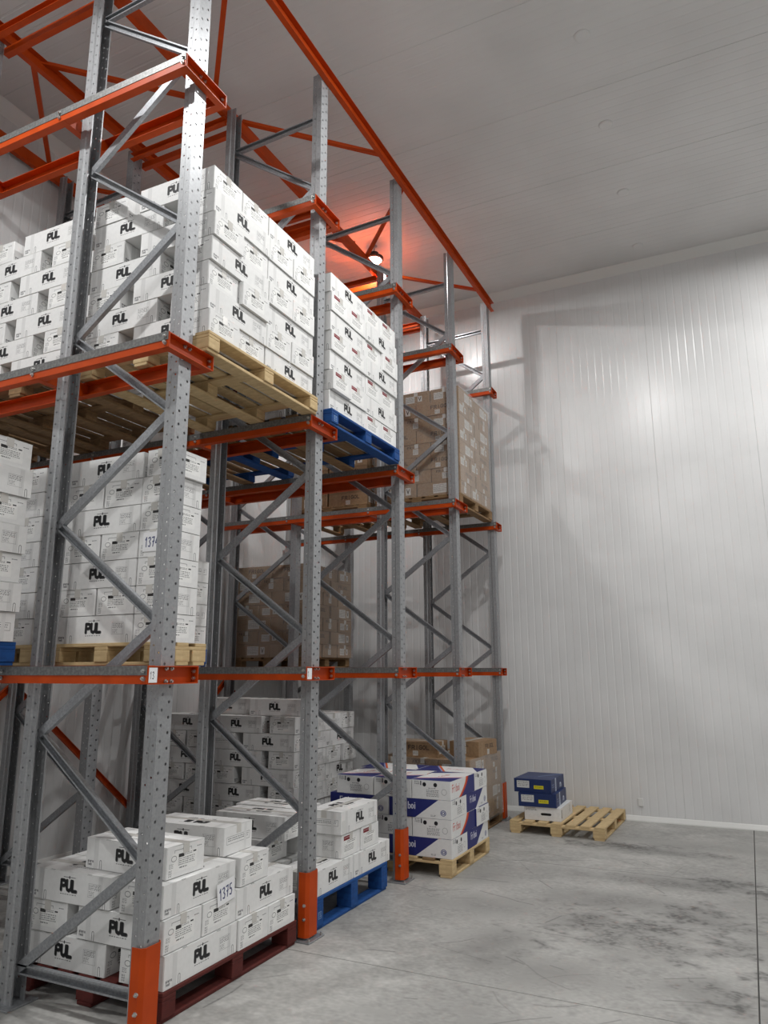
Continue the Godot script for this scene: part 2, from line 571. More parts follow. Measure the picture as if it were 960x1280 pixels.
# ------------------------------------------------------------------ cartons
func carton_mesh(l: float, h: float, w: float, long_a: Rect2, long_b: Rect2, end_a: Rect2, end_b: Rect2, top: Rect2, lip := 0.0) -> Mesh:
	# long axis = x; long_a faces +z, long_b -z, end_a +x, end_b -x; lightly chamfered upright edges, base at y = 0
	var st := begin()
	var x := l / 2
	var z := w / 2
	var c := 0.004
	var y1 := h - lip
	var bl := [Vector3(-x + c, 0, z), Vector3(x - c, 0, z), Vector3(x, 0, z - c), Vector3(x, 0, -z + c), Vector3(x - c, 0, -z), Vector3(-x + c, 0, -z), Vector3(-x, 0, -z + c), Vector3(-x, 0, z - c)]
	var up := Vector3(0, y1, 0)
	var faces := [[0, 1, long_a], [2, 3, end_a], [4, 5, long_b], [6, 7, end_b]]
	for f in faces:
		var a: Vector3 = bl[f[0]]
		var b: Vector3 = bl[f[1]]
		var n := Vector3(0, 0, 1) if f[0] == 0 else (Vector3(1, 0, 0) if f[0] == 2 else (Vector3(0, 0, -1) if f[0] == 4 else Vector3(-1, 0, 0)))
		quad(st, a, b, b + up, a + up, n, f[2])
		var d: Vector3 = bl[(f[1] + 1) % 8]
		var n2 := ((b + d) * Vector3(1, 0, 1)).normalized()
		var edge: Rect2 = f[2]
		quad(st, b, d, d + up, b + up, Vector3(signf(b.x) if absf(b.x) > 0 else 0.0, 0, signf(b.z)).normalized(), Rect2(edge.end.x - 0.004, edge.position.y, 0.003, edge.size.y))
	for k in range(1, 7):
		tri(st, bl[0], bl[k], bl[k + 1], Vector3.DOWN, Vector2(0.95, 0.5), Vector2(0.96, 0.5), Vector2(0.95, 0.52))
	for k in range(1, 7):
		tri(st, bl[0] + up, bl[k] + up, bl[k + 1] + up, Vector3.UP, top_uv(bl[0], l, w, top), top_uv(bl[k], l, w, top), top_uv(bl[k + 1], l, w, top))
	return st.commit()

func top_uv(p: Vector3, l: float, w: float, top: Rect2) -> Vector2:
	return Vector2(top.position.x + (p.x / l + 0.5) * top.size.x, top.position.y + (p.z / w + 0.5) * top.size.y)

func flap_mesh(l: float, w: float, side: float, top: Rect2) -> Mesh:
	# one closing flap: half of the carton's top, slightly cupped up at the seam
	var st := begin()
	var x := l / 2 - 0.001
	var z0 := 0.0012 * side
	var z1 := (w / 2 - 0.001) * side
	var t := 0.0035
	var up := 0.0022
	var p := [Vector3(-x, up, z0), Vector3(x, up, z0), Vector3(x, 0, z1), Vector3(-x, 0, z1)]
	var uvs := []
	for v in p:
		uvs.append(Vector2(top.position.x + (v.x / l + 0.5) * top.size.x, top.position.y + (v.z / w + 0.5) * top.size.y))
	var T := Vector3(0, t, 0)
	var n := Vector3(0, 1, up / absf(z1) * side * 1.0).normalized()
	tri(st, p[0] + T, p[1] + T, p[2] + T, n, uvs[0], uvs[1], uvs[2])
	tri(st, p[0] + T, p[2] + T, p[3] + T, n, uvs[0], uvs[2], uvs[3])
	tri(st, p[0], p[1], p[2], -n, uvs[0], uvs[1], uvs[2])
	tri(st, p[0], p[2], p[3], -n, uvs[0], uvs[2], uvs[3])
	for k in 4:
		var a: Vector3 = p[k]
		var b: Vector3 = p[(k + 1) % 4]
		var nn := Vector3(b.z - a.z, 0, a.x - b.x).normalized()
		if nn.dot(Vector3((a.x + b.x) / 2, 0, (a.z + b.z) / 2 - (z0 + z1) / 2)) < 0:
			nn = -nn
		quad(st, a, b, b + T, a + T, nn, Rect2(0.95, 0.5, 0.01, 0.01))
	return st.commit()

func tape_mesh(l: float, h: float) -> Mesh:
	# sealing tape along the seam, turned down over both ends
	var w := 0.046
	var d := 0.05
	var t := 0.0012
	var x := l / 2
	var pr := PackedVector2Array([Vector2(-x - t, h - d), Vector2(-x - t, h + t), Vector2(x + t, h + t), Vector2(x + t, h - d), Vector2(x, h - d), Vector2(x, h), Vector2(-x, h), Vector2(-x, h - d)])
	var m := extrude(pr, w, Vector3.RIGHT, Vector3.UP, Vector3.BACK)
	return m

var proto := {}

func make_protos() -> void:
	M.white = white_atlas()
	M.brown = brown_atlas()
	M.fruit = fruit_atlas()
	M.meat = meat_atlas()
	var L := uvr(0, 0, 604, 159)
	var SA := uvr(610, 0, 297, 159)
	var SB := uvr(610, 165, 297, 159)
	var SR := uvr(610, 330, 297, 159)
	var T := uvr(0, 165, 604, 297)
	var s := Vector3(0.586, 0.154, 0.287)
	proto.white = {"mesh": carton_mesh(s.x, s.y, s.z, L, L, SA, SB, T, 0.004), "mat": M.white, "size": s, "top": T, "parts": true}
	proto.red = {"mesh": carton_mesh(s.x, s.y, s.z, L, L, SR, SR, T, 0.004), "mat": M.white, "size": s, "top": T, "parts": true}
	var sh := Vector3(0.287, 0.154, 0.287)
	proto.half = {"mesh": carton_mesh(sh.x, sh.y, sh.z, SA, SA, SA, SB, T, 0.004), "mat": M.white, "size": sh, "top": T, "parts": true}
	var sn := Vector3(0.287, 0.154, 0.2)
	var LH := uvr(330, 0, 274, 159)
	proto.narrow = {"mesh": carton_mesh(sn.x, sn.y, sn.z, SA, LH, uvr(610, 0, 200, 159), uvr(610, 0, 200, 159), T, 0.004), "mat": M.white, "size": sn, "top": T, "parts": true}
	var b := Vector3(0.515, 0.154, 0.342)
	var BT := uvr(0, 330, 560, 180)
	proto.brown = {"mesh": carton_mesh(b.x, b.y, b.z, uvr(0, 0, 560, 159), uvr(0, 165, 560, 159), uvr(610, 0, 350, 159), uvr(610, 165, 350, 159), BT, 0.004), "mat": M.brown, "size": b, "top": BT, "parts": true}
	var f := Vector3(0.578, 0.15, 0.358)
	var FT := uvr(0, 165, 594, 340)
	proto.fruit = {"mesh": carton_mesh(f.x, f.y, f.z, uvr(0, 0, 594, 154), uvr(610, 165, 400, 154), uvr(610, 0, 370, 154), uvr(610, 0, 370, 154), FT, 0.0), "mat": M.fruit, "size": f, "top": FT, "parts": false}
	for k in proto:
		var pr: Dictionary = proto[k]
		if pr.parts:
			pr.flap_a = flap_mesh(pr.size.x, pr.size.z, 1.0, pr.top)
			pr.flap_b = flap_mesh(pr.size.x, pr.size.z, -1.0, pr.top)
			pr.tape = tape_mesh(pr.size.x, pr.size.y + 0.0022)

func carton(kind: String, at: Vector3, yaw: float, label: String, category: String, group: String, parts := true) -> Node3D:
	var pr: Dictionary = proto[kind]
	var called: String = {"white": "white_carton", "red": "white_carton", "half": "half_carton", "narrow": "narrow_carton", "brown": "brown_carton", "fruit": "produce_box"}[kind]
	var o := thing(called, at, label, category, group)
	o.rotation.y = deg_to_rad(yaw)
	put("body", pr.mesh, pr.mat, o)
	if pr.parts and parts:
		put("flap", pr.flap_a, pr.mat, o, Transform3D(Basis(), Vector3(0, pr.size.y - 0.0036, 0)))
		put("flap", pr.flap_b, pr.mat, o, Transform3D(Basis(), Vector3(0, pr.size.y - 0.0036, 0)))
		put("tape", pr.tape, M.tape, o, Transform3D(Basis(), Vector3(0, 0, -0.023)))
	return o

const ORD := ["bottom", "second", "third", "fourth", "fifth", "sixth", "seventh", "eighth", "ninth"]

# one layer of six cartons: kind 0 shows [long][end][end] to the aisle, kind 1 shows [end][end][long]
func layer(stack: String, group: String, row: int, last: bool, xf: float, zn: float, y: float, depth: float, kind: int, opt := {}) -> void:
	var L := 0.59
	var W := 0.292
	var g := depth - L - W
	var spots := []   # x, z, yaw, place
	if kind == 0:
		spots = [[xf - W / 2, zn - L / 2, -90, "aisle front near corner"], [xf - W - g - L / 2, zn - W / 2, 0, "left face near edge"], [xf - W - g - L / 2, zn - W * 1.5, 0, "inner middle"],
			[xf - L / 2, zn - L - W / 2, 0, "aisle front third place"], [xf - L / 2, zn - L - W * 1.5, 0, "aisle front far corner"], [xf - L - g - W / 2, zn - L * 1.5, -90, "inner far side"]]
	else:
		spots = [[xf - L / 2, zn - W / 2, 0, "aisle front near corner"], [xf - L / 2, zn - W * 1.5, 0, "aisle front second place"], [xf - L - g - W / 2, zn - L / 2, -90, "left face near edge"],
			[xf - W / 2, zn - L * 1.5, -90, "aisle front far half"], [xf - W - g - L / 2, zn - L - W / 2, 0, "inner far side"], [xf - W - g - L / 2, zn - L - W * 1.5, 0, "inner far corner"]]
	var keep: Array = opt.get("keep", [0, 1, 2, 3, 4, 5])
	for k in 6:
		if not k in keep:
			continue
		var s: Array = spots[k]
		var hidden: bool = (k == 5) or (kind == 1 and k == 4)
		if hidden and not last:
			continue
		var ck: String = opt.get("carton", "white")
		var yaw: float = s[2] + rng.randf_range(-0.3, 0.3)
		if rng.randf() < opt.get("turned", 0.25):
			yaw += 180
		var at := Vector3(s[0] + rng.randf_range(-0.004, 0.004), y, s[1] + rng.randf_range(-0.002, 0.002))
		if opt.get("loose", false) and rng.randf() < 0.2 and s[2] == 0 and k < 5 and s[0] > xf - 0.4:
			at.x += rng.randf_range(0.01, 0.035)
		carton(ck, at, yaw, "white carton, %s, %s row, %s" % [s[3], ("top" if last else ORD[row]), stack], "carton", group, opt.get("parts", true))

# ------------------------------------------------------------------ pallets
func pallet(at: Vector3, w: float, d: float, mat: Material, label: String, yaw := 0.0, hgt := 0.125, boards := 7, along_z := true, bolt_mat: Material = null, under: Material = null) -> Node3D:
	# at = base centre; w = size in x, d = size in z; deck boards run along z when along_z
	var o := thing("pallet", at, label, "pallet", "loading pallets")
	o.rotation.y = deg_to_rad(yaw)
	var t := 0.02
	var bt := 0.02
	var run := d if along_z else w
	var across := w if along_z else d
	var bw := across / boards * 0.72
	var mats := [mat, mat, bolt_mat if bolt_mat else mat]
	for k in boards:
		var c := -across / 2 + bw / 2 + (across - bw) * k / (boards - 1)
		var sz := Vector3(bw, t, run) if along_z else Vector3(run, t, bw)
		var p := Vector3(c, hgt - t / 2, 0) if along_z else Vector3(0, hgt - t / 2, c)
		put("deck_board", chamfered(sz, 0.003), under if (under and k < boards - 1) else mats[k % 3], o, Transform3D(Basis(), p))
	for k in 3:   # stringer boards under the deck, across it
		var c := -run / 2 + 0.05 + (run - 0.1) * k / 2.0
		var sz := Vector3(across, t, 0.1) if along_z else Vector3(0.1, t, across)
		var p := Vector3(0, hgt - t * 1.5, c) if along_z else Vector3(c, hgt - t * 1.5, 0)
		put("stringer_board", chamfered(sz, 0.003), mat, o, Transform3D(Basis(), p))
		for j in 3:
			var e := -across / 2 + 0.06 + (across - 0.12) * j / 2.0
			var bs := Vector3(0.12, hgt - 2 * t - bt, 0.1) if along_z else Vector3(0.1, hgt - 2 * t - bt, 0.12)
			var q := Vector3(e, (hgt - 2 * t + bt) / 2, c) if along_z else Vector3(c, (hgt - 2 * t + bt) / 2, e)
			put("block", chamfered(bs, 0.003), mat, o, Transform3D(Basis(), q))
	for j in 3:   # bottom boards run with the deck
		var e := -across / 2 + 0.06 + (across - 0.12) * j / 2.0
		var sz := Vector3(0.1, bt, run) if along_z else Vector3(run, bt, 0.1)
		var p := Vector3(e, bt / 2, 0) if along_z else Vector3(0, bt / 2, e)
		put("bottom_board", chamfered(sz, 0.003), under if (under and j < 2) else mat, o, Transform3D(Basis(), p))
	return o

func stencil(p: Node3D, w: float, d: float, hgt: float, ink: Color, ground: Color) -> void:
	# small stencilled mark on the outer face of the near front block
	var img := Image.create(48, 48, false, Image.FORMAT_RGB8)
	img.fill(ground)
	frame_rect(img, 6, 6, 36, 36, 2, ink)
	bars(img, 11, 12, 28, 26, 3, ink)
	var m := std(Color.WHITE, 0.7)
	m.albedo_texture = ImageTexture.create_from_image(img)
	var q := QuadMesh.new()
	q.size = Vector2(0.055, minf(0.055, hgt - 0.07))
	put("stencil_mark", q, m, p, Transform3D(Basis(Vector3.UP, PI / 2), Vector3(w / 2 + 0.0008, hgt * 0.45, d / 2 - 0.052)))

# ------------------------------------------------------------------ rack
func upright_uv(p: Vector3, n: Vector3) -> Vector2:
	if absf(n.x) > 0.7:
		return Vector2((p.z + 0.05) / 0.1 * 0.5, p.y / 0.6)
	return Vector2(0.5 + clampf(-p.x / 0.088, 0.02, 0.99) * 0.5, p.y / 0.6)

func make_rack() -> void:
	var rack := thing("drive_in_pallet_rack", Vector3.ZERO, "tall galvanised drive-in pallet rack with orange rails and arms, beside the aisle", "rack")
	var TOP := 6.40
	var P := PackedVector2Array([Vector2(-.085, -.034), Vector2(-.085, -.043), Vector2(-.05, -.043), Vector2(-.042, -.05), Vector2(0, -.05), Vector2(0, .05), Vector2(-.042, .05), Vector2(-.05, .043), Vector2(-.085, .043), Vector2(-.085, .034),
		Vector2(-.082, .034), Vector2(-.082, .040), Vector2(-.0515, .040), Vector2(-.0435, .047), Vector2(-.003, .047), Vector2(-.003, -.047), Vector2(-.0435, -.047), Vector2(-.0515, -.040), Vector2(-.082, -.040), Vector2(-.082, -.034)])
	var up_mesh := extrude(P, TOP - 0.01, Vector3.RIGHT, Vector3.BACK, Vector3.UP, true)
	# shared meshes
	var plate := chamfered(Vector3(0.17, 0.01, 0.19), 0.002)
	var bolt := lathe([Vector2(0, 0), Vector2(0.011, 0), Vector2(0.011, 0.007), Vector2(0.006, 0.0075), Vector2(0.006, 0.016), Vector2(0, 0.016)], 6)
	var gp := PackedVector2Array([Vector2(-.07, -.068), Vector2(-.02, -.068), Vector2(0, -.048), Vector2(0, .048), Vector2(-.02, .068), Vector2(-.07, .068), Vector2(-.07, .063), Vector2(-.022, .063), Vector2(-.005, .046), Vector2(-.005, -.046), Vector2(-.022, -.063), Vector2(-.07, -.063)])
	var guard := extrude(gp, 0.38, Vector3.RIGHT, Vector3.BACK, Vector3.UP)
	var BH := 0.58
	var spans := {0: [-0.118, -0.915], 1: [-2.122, -2.955]}
	var rows := [[-0.045, 1.0], [-0.99, -1.0], [-2.05, 1.0], [-3.02, -1.0]]
	for fi in 5:
		var z: float = FRAMES[fi]
		for r in 4:
			var xf: float = rows[r][0]
			var face: float = rows[r][1]
			var b := Basis() if face > 0 else Basis(Vector3.UP, PI)
			var u := put("upright", up_mesh, M.upright, rack, Transform3D(b, Vector3(xf, 0.01, z)))
			put("base_plate", plate, M.galv, u, Transform3D(Basis(), Vector3(-0.04, -0.005, 0)))
			if r == 0:
				for s in [-0.075, 0.075]:
					put("anchor_bolt", bolt, M.bolt, u, Transform3D(Basis(), Vector3(0.03, 0, s)))
				var g := put("column_guard", guard, M.orange, u, Transform3D(Basis(), Vector3(0.014, 0.012, 0)))
				g.set_meta("label", "orange steel column guard")
				for yy in [0.12, 0.20]:
					put("bolt", bolt, M.bolt, u, Transform3D(Basis(Vector3.RIGHT, PI / 2), Vector3(-0.012, yy + 0.0, 0.066)))
		# bracing of the two frames in this line
		for k in 2:
			var xa: float = spans[k][0]
			var xb: float = spans[k][1]
			var knots := []
			for i in 11:
				knots.append(Vector3(xb if i % 2 == 0 else xa, 0.17 + BH * i, 0))
			for i in 10:
				var a: Vector3 = knots[i]
				var c: Vector3 = knots[i + 1]
				brace(rack, a, c, z, 0.012 if i % 2 == 0 else -0.012, i % 2 == 0)
			brace(rack, Vector3(xb, 0.17, 0), Vector3(xa, 0.17, 0), z, -0.015, false)
			brace(rack, Vector3(xb, 5.99, 0), Vector3(xa, 6.02, 0), z, -0.012, false)
	# support arms and rails at each level
	var rail_len := 3.06
	var rail_pr := channel(0.05, 0.088, 0.004)
	for li in 3:
		var y: float = LEVELS[li]
		for fi in 5:
			var z: float = FRAMES[fi]
			var zn := z + 0.183 if fi < 4 else z + 0.085
			var zf := z - 0.183 if fi < 4 else z - 0.115
			for r in 4:
				var ax: float = [-0.043, -0.992, -2.048, -3.022][r]
				var face: float = rows[r][1]
				if r == 3:
					continue
				var am: Mesh = extrude(channel(0.045, 0.088, 0.004), zn - zf, Vector3.RIGHT * face, Vector3.UP, Vector3.BACK) if not mesh_cache.has("arm%d%d" % [int(face), int(fi == 4)]) else mesh_cache["arm%d%d" % [int(face), int(fi == 4)]]
				mesh_cache["arm%d%d" % [int(face), int(fi == 4)]] = am
				var arm := put("support_arm", am, M.orange, rack, Transform3D(Basis(), Vector3(ax, y - 0.046, zf)))
				for e in [0.002, zn - zf - 0.002]:
					put("end_plate", box(Vector3(0.046, 0.088, 0.004)), M.orange, arm, Transform3D(Basis(), Vector3(0.0225 * face, 0, e)))
				if r == 0:
					var mid := z - zf
					for bz in [-0.02, 0.02]:
						for by in [-0.032, 0.032]:
							put("bolt", bolt, M.bolt, arm, Transform3D(Basis(Vector3.BACK, -PI / 2), Vector3(0.004, by, mid + bz)))
					for by in [-0.018, 0.018]:
						put("bolt", bolt, M.bolt, arm, Transform3D(Basis(Vector3.RIGHT, PI / 2), Vector3(0.022, by, zn - zf - 0.001)))
						put("bolt", bolt, M.bolt, arm, Transform3D(Basis(Vector3.RIGHT, PI / 2), Vector3(0.022, by, 0.004)))
					if li == 0 and fi < 2:
						var nm := QuadMesh.new()
						nm.size = Vector2(0.055, 0.07)
						var note := put("number_sticker", box(Vector3(0.001, 0.072, 0.058)), M.trim, arm, Transform3D(Basis(), Vector3(0.0456, 0.0, zn - zf - 0.032)))
						note.set_meta("label", "white paper sticker on the orange arm")
						if fi == 0:
							put("writing", nm, note_material("13"), note, Transform3D(Basis(Vector3.UP, PI / 2), Vector3(0.0008, 0, 0)))
						else:
							put("writing", nm, note_material("1"), note, Transform3D(Basis(Vector3.UP, PI / 2), Vector3(0.0008, 0, 0)))
			# rails: orange channel open towards the posts, a galvanised guide strip on the outer face
			for s in [1.0, -1.0]:
				if fi == 4 and s < 0:
					continue
				var zr: float = (zn if s > 0 else zf) + s * 0.004
				var x1 := -3.06
				var key := "rail%d" % int(s)
				if not mesh_cache.has(key):
					mesh_cache[key] = extrude(rail_pr, rail_len, Vector3(0, 0, -s), Vector3.UP, Vector3.RIGHT)
					mesh_cache["strip"] = box(Vector3(rail_len - 0.004, 0.046, 0.003))
				var rail := put("rail", mesh_cache[key], M.orange, rack, Transform3D(Basis(), Vector3(x1, y - 0.044, zr)))
				rail.set_meta("label", "orange pallet rail with a grey guide strip")
				put("guide_strip", mesh_cache["strip"], M.galv_dark, rail, Transform3D(Basis(), Vector3(rail_len / 2, 0.0205, s * 0.0017)))
				for xx in [rail_len - 0.022, rail_len - 1.03, rail_len - 2.1]:
					for by in [0.018, -0.018]:
						put("bolt", bolt, M.bolt, rail, Transform3D(Basis(Vector3.RIGHT, PI / 2 * s), Vector3(xx, by, s * 0.003)))
	# longitudinal beams along the top of each row of posts
	var beam_pr := channel(0.046, 0.12, 0.004)
	for r in 4:
		var face: float = rows[r][1]
		var bm := extrude(beam_pr, 6.9, Vector3.RIGHT * face, Vector3.UP, Vector3.BACK)
		var ax: float = [-0.043, -0.992, -2.048, -3.022][r]
		put("top_beam", bm, M.orange, rack, Transform3D(Basis(), Vector3(ax, 6.40, -5.82)))
	# plan bracing between the top beams
	for q in [[-0.06, -0.22, -1.0, -1.24], [-1.0, -1.62, -0.06, -2.56], [-0.06, -3.05, -1.0, -4.05], [-1.0, -4.5, -0.06, -5.40], [-2.12, -0.32, -1.0, -1.40],
			[-2.12, -0.35, -3.0, -1.25], [-3.0, -1.65, -2.12, -2.56], [-2.12, -3.05, -3.0, -4.05], [-2.0, -2.7, -1.0, -3.75], [-1.0, 1.0, -0.06, 0.1]]:
		var a := Vector3(q[0], 6.44, q[1])
		var c := Vector3(q[2], 6.44, q[3])
		var dir := (c - a).normalized()
		var pm := extrude(channel(0.03, 0.04, 0.003), a.distance_to(c), Vector3.UP, dir.cross(Vector3.UP), dir)
		put("plan_brace", pm, M.orange, rack, Transform3D(Basis(), a))
	# paired ties between the front and rear frames
	var tie := extrude(channel(0.045, 0.06, 0.004), 1.06, Vector3.BACK, Vector3.UP, Vector3.RIGHT)
	var tie2 := extrude(channel(0.045, 0.06, 0.004), 1.06, Vector3.FORWARD, Vector3.UP, Vector3.RIGHT)
	for fi in 5:
		var z: float = FRAMES[fi]
		put("frame_tie", tie, M.orange, rack, Transform3D(Basis(), Vector3(-2.05, 6.28, z + 0.052)))
		put("frame_tie", tie2, M.orange, rack, Transform3D(Basis(), Vector3(-2.05, 6.28, z - 0.052)))
	# spine bracing against the side wall
	for q in [[0.0, 0.35, -1.45, 1.55], [-1.45, 1.55, -2.9, 0.35], [-2.9, 0.35, -4.35, 1.55], [-4.35, 1.55, -5.7, 0.35], [0.0, 3.0, -1.45, 4.2], [-1.45, 4.2, -2.9, 3.0], [-2.9, 3.0, -4.35, 4.2]]:
		var a := Vector3(-3.05, q[1], q[0])
		var c := Vector3(-3.05, q[3], q[2])
		var dir := (c - a).normalized()
		var pm := extrude(channel(0.03, 0.05, 0.003), a.distance_to(c), Vector3.RIGHT, dir.cross(Vector3.RIGHT), dir)
		put("spine_brace", pm, M.orange, rack, Transform3D(Basis(), a))

func brace(rack: Node3D, a: Vector3, c: Vector3, z: float, off: float, flip: bool) -> void:
	var key := "brace%.4f" % a.distance_to(c)
	if not mesh_cache.has(key):
		var pr := PackedVector2Array([Vector2(0, -.024), Vector2(.028, -.024), Vector2(.028, -.015), Vector2(.0255, -.015), Vector2(.0255, -.0215), Vector2(.0025, -.0215), Vector2(.0025, .0215), Vector2(.0255, .0215), Vector2(.0255, .015), Vector2(.028, .015), Vector2(.028, .024), Vector2(0, .024)])
		mesh_cache[key] = extrude(pr, a.distance_to(c), Vector3.RIGHT, Vector3.UP, Vector3.BACK)
	var dir := (c - a).normalized()
	var zz := Vector3(0, 0, -1.0 if flip else 1.0)
	# local x (depth of the section) -> z, local z (length) -> dir
	var by := dir.cross(zz)
	put("brace", mesh_cache[key], M.galv, rack, Transform3D(Basis(zz, by, dir), Vector3(a.x, a.y, z + (0.014 if flip else -0.014))))

# ------------------------------------------------------------------ lamps
func lamp(at: Vector3, energy: float, label: String) -> void:
	# round high bay lamp on a short stem from the ceiling, shining down
	var o := thing("high_bay_lamp", at, label, "lamp", "high bay lamps")
	put("housing", lathe([Vector2(0, 0.0), Vector2(0.105, 0.0), Vector2(0.115, 0.012), Vector2(0.115, 0.035), Vector2(0.085, 0.05), Vector2(0.06, 0.055), Vector2(0.055, 0.10), Vector2(0, 0.105)], 28), M.lamp_body, o)
	put("lens", lathe([Vector2(0, -0.026), Vector2(0.05, -0.022), Vector2(0.08, -0.012), Vector2(0.09, 0.0), Vector2(0.09, 0.003), Vector2(0, 0.003)], 28), M.lamp_glow, o)
	put("stem", lathe([Vector2(0, 0), Vector2(0.012, 0), Vector2(0.012, CEIL - at.y - 0.1), Vector2(0.04, CEIL - at.y - 0.09), Vector2(0, CEIL - at.y - 0.085)], 12), M.galv, o, Transform3D(Basis(), Vector3(0, 0.085, 0)))
	var l := AreaLight3D.new()
	l.name = "lamp_light"
	l.area_size = Vector2(0.15, 0.15)
	l.light_energy = energy
	l.light_color = Color(1.0, 1.0, 0.995)
	l.area_range = 40.0
	l.area_attenuation = 2.0
	l.shadow_enabled = true
	add_child(l)
	l.position = at + Vector3(0, -0.03, 0)
	l.rotation = Vector3(-PI / 2, 0, 0)

# ------------------------------------------------------------------ room
func rib_profile(w: float, thick: float, joint: float) -> PackedVector2Array:
	# micro-ribbed sandwich panel: a = along the wall, b = towards the room (0 is the visible face)
	var p := PackedVector2Array()
	p.append(Vector2(0.0, -thick))
	p.append(Vector2(0.0, -joint))
	p.append(Vector2(0.004, 0.0))
	var n := int(round(w / 0.092))
	var s := w / n
	for k in n:
		var a := s * k
		if k > 0:
			p.append(Vector2(a - 0.011, 0.0))
			p.append(Vector2(a - 0.007, -0.0016))
			p.append(Vector2(a + 0.007, -0.0016))
			p.append(Vector2(a + 0.011, 0.0))
	p.append(Vector2(w - 0.004, 0.0))
	p.append(Vector2(w, -joint))
	p.append(Vector2(w, -thick))
	return p

func make_room() -> void:
	# end wall
	var wall := Node3D.new()
	wall.name = "wall_back"
	wall.set_meta("kind", "structure")
	add_child(wall)
	var pw := 1.112
	var pm := extrude(rib_profile(pw, 0.1, 0.005), CEIL, Vector3.RIGHT, Vector3.BACK, Vector3.UP)
	var x := 0.718 - 4 * pw
	while x < ROOM_X1:
		put("panel", pm, M.panel, wall, Transform3D(Basis(), Vector3(x, 0, ROOM_Z0)))
		x += pw
	# side wall behind the rack
	var lw := Node3D.new()
	lw.name = "wall_left"
	lw.set_meta("kind", "structure")
	add_child(lw)
	var lm := extrude(rib_profile(pw, 0.1, 0.005), CEIL, Vector3.FORWARD, Vector3.RIGHT, Vector3.UP)
	var z := ROOM_Z1
	while z > ROOM_Z0:
		put("panel", lm, M.panel, lw, Transform3D(Basis(), Vector3(ROOM_X0, 0, z)))
		z -= pw
	# walls out of view
	structure("wall_right", box(Vector3(0.1, CEIL, ROOM_Z1 - ROOM_Z0)), M.plain_wall, Transform3D(Basis(), Vector3(ROOM_X1 + 0.05, CEIL / 2, (ROOM_Z0 + ROOM_Z1) / 2)))
	structure("wall_front", box(Vector3(ROOM_X1 - ROOM_X0 + 0.2, CEIL, 0.1)), M.plain_wall, Transform3D(Basis(), Vector3((ROOM_X0 + ROOM_X1) / 2, CEIL / 2, ROOM_Z1 + 0.05)))
	# ceiling
	var ce := Node3D.new()
	ce.name = "ceiling"
	ce.set_meta("kind", "structure")
	add_child(ce)
	var cw := 1.143
	var cm := extrude(rib_profile(cw, 0.1, 0.005), ROOM_X1 - ROOM_X0 + 0.2, Vector3.FORWARD, Vector3.DOWN, Vector3.RIGHT)
	z = -1.87 + 9 * cw
	while z > ROOM_Z0 - 0.05:
		put("panel", cm, M.ceiling, ce, Transform3D(Basis(), Vector3(ROOM_X0 - 0.1, CEIL, z)))
		z -= cw
	for cz in [-1.245, -2.38, -3.513, -4.652, -5.822]:
		var cap := structure("trim_cap", lathe([Vector2(0, -0.012), Vector2(0.05, -0.011), Vector2(0.062, -0.006), Vector2(0.065, 0.0), Vector2(0, 0.0)], 24), M.ceiling, Transform3D(Basis(), Vector3(1.86, CEIL - 0.0005, cz)))
		cap.name = numbered("ceiling_cap")
		cap.set_meta("kind", "structure")
	# coving and skirting
	var cove := PackedVector2Array([Vector2(0, 0), Vector2(0.10, 0), Vector2(0.085, -0.012), Vector2(0.012, -0.085), Vector2(0, -0.10)])
	structure("trim_1", extrude(cove, ROOM_X1 - ROOM_X0, Vector3.BACK, Vector3.UP, Vector3.RIGHT), M.trim, Transform3D(Basis(), Vector3(ROOM_X0, CEIL, ROOM_Z0)))
	structure("trim_2", extrude(cove, ROOM_Z1 - ROOM_Z0, Vector3.RIGHT, Vector3.UP, Vector3.BACK), M.trim, Transform3D(Basis(), Vector3(ROOM_X0, CEIL, ROOM_Z0)))
	var skirt := PackedVector2Array([Vector2(0, 0), Vector2(0.028, 0), Vector2(0.026, 0.012), Vector2(0.008, 0.05), Vector2(0, 0.056)])
	structure("baseboard_back", extrude(skirt, ROOM_X1 - ROOM_X0, Vector3.BACK, Vector3.UP, Vector3.RIGHT), M.trim, Transform3D(Basis(), Vector3(ROOM_X0, 0, ROOM_Z0)))
	structure("baseboard_left", extrude(skirt, ROOM_Z1 - ROOM_Z0, Vector3.RIGHT, Vector3.UP, Vector3.BACK), M.trim, Transform3D(Basis(), Vector3(ROOM_X0, 0, ROOM_Z0)))
	# a small blanking plate low on the end wall
	var plate := thing("wall_plate", Vector3(1.37, 0.16, ROOM_Z0 + 0.001), "small white blanking plate low on the end wall", "wall plate")
	put("plate", chamfered(Vector3(0.055, 0.085, 0.012), 0.003), M.trim, plate, Transform3D(Basis(), Vector3(0, 0.04, 0.006)))
	make_floor()

func floor_uv(xx: float, zz: float) -> Vector2:
	return Vector2((xx + 3.3) / 9.6, (zz + 6.4) / 9.6)

